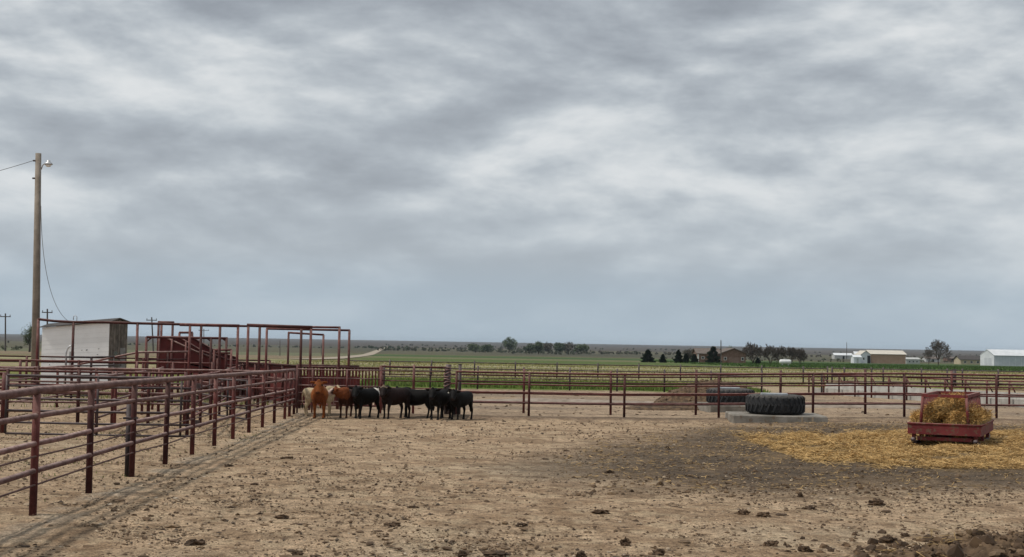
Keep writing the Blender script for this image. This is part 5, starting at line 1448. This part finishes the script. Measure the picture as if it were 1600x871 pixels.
# gable end faces left and forward, long side runs right and away
t.rotation_euler = (0, 0, 0)
MB().prism([(0, 4.5, -0.6), (4.0, 0, -0.6), (4.0, 0, 16 * k), (2.0, 2.2, 25 * k), (0, 4.5, 15.5 * k)], (0.1, 0.1, 0)).build('gable_wall', WHITEMETAL, t)
MB().prism([(4.1, 0, -0.6), (30, 0.6, -0.6), (30, 0.6, 16 * k), (4.1, 0, 16 * k)], (0, 0.12, 0)).build('side_wall', surf('white_side', (0.50, 0.53, 0.56), (0.58, 0.61, 0.64), 0.5, 0.5, 0.05, 4), t)
MB().prism([(3.9, -0.4, 15.8 * k), (30.5, 0.2, 15.8 * k), (30.5, 5.2, 25 * k), (1.8, 2.1, 25 * k)], (0, 0, 0.12)).build('roof_slope', WHITEMETAL, t)
MB().prism([(1.8, 2.12, 25 * k), (30.5, 5.22, 25 * k), (30.5, 9.5, 15.8 * k), (-0.3, 4.8, 15.3 * k)], (0, 0, 0.121)).build('roof_slope', WHITEMETAL, t)
for f in (0.30, 0.58): 
    x = 4.0 * f; y = 4.5 * (1 - f)
    MB().prism([(x, y - 0.03, 0), (x + 0.9, y - 0.03 - 0.9 * 1.125, 0), (x + 0.9, y - 0.03 - 0.9 * 1.125, 12 * k), (x, y - 0.03, 12 * k)], (-0.03, -0.03, 0)).build('door', surf('door_white_%d' % int(f * 100), (0.55, 0.57, 0.6), (0.6, 0.62, 0.64), 1, 0.5, 0), t)
for i in range(10):
    x = 5.5 + i * 2.4; MB().box((x, -0.08 + (x - 4) * 0.023, 0), (x + 0.12, -0.01 + (x - 4) * 0.023, 15.5 * k)).build('wall_rib', WHITEMETAL, t)
t = thing('tan_cottage', 'low tan cottage with dark roof left of the white barn', 'house', gp(1518, 600), 0, local=True)
k = 600 / F_PX
gable_mesh(t, -17 * k, 16 * k, 0, 9, 7.5 * k, 13 * k, 'x', surf('tan_plaster', (0.42, 0.35, 0.24), (0.5, 0.43, 0.31), 1, 0.8, 0), DARKROOF, 0.5)
for x in (-12, -2, 8): window(t, x * k, 2 * k, 4 * k, 3.5 * k)
for (px, Y, wp, ep, pp, lab, mt) in [(1318, 900, 28, 6, 9, 'long pale far farmhouse left of the small hut', GREYWALL), (1345, 980, 18, 7, 11, 'far grey roofed shed behind the tan barn annex', GREYWALL), (1458, 760, 22, 5, 8, 'small grey far shed behind the lone bare tree', GREYWALL), (1488, 820, 16, 5, 7, 'dark far shed right of the lone bare tree', BRICK)]:
    k = Y / F_PX
    t = thing('far_shed', lab, 'shed', gp(px, Y), 0, group='small far farm buildings', local=True)
    gable_mesh(t, -wp / 2 * k, wp / 2 * k, 0, 8, ep * k, pp * k, 'x', mt, WHITEMETAL if mt is GREYWALL and px < 1400 else SHINGLE, 0.4)
    MB().box((-1.5 * k, -0.06, 0), (1.5 * k, -0.004, ep * k * 0.8)).build('door', BLACK, t)

# ------------------------------------------------------------------ haze
m = bpy.data.materials.new('haze'); m.use_nodes = True; nt = m.node_tree; nt.nodes.clear()
pv = nt.nodes.new('ShaderNodeVolumePrincipled'); pv.inputs['Color'].default_value = (0.72, 0.84, 0.97, 1); pv.inputs['Density'].default_value = 0.00006
mo = nt.nodes.new('ShaderNodeOutputMaterial'); nt.links.new(pv.outputs[0], mo.inputs['Volume'])
hz = MB().box((-9300, -9300, -10.0), (9300, 9300, 16.0)).build('haze', m)
tag(hz, 'thin blue haze over the plain', 'haze', kind='stuff')
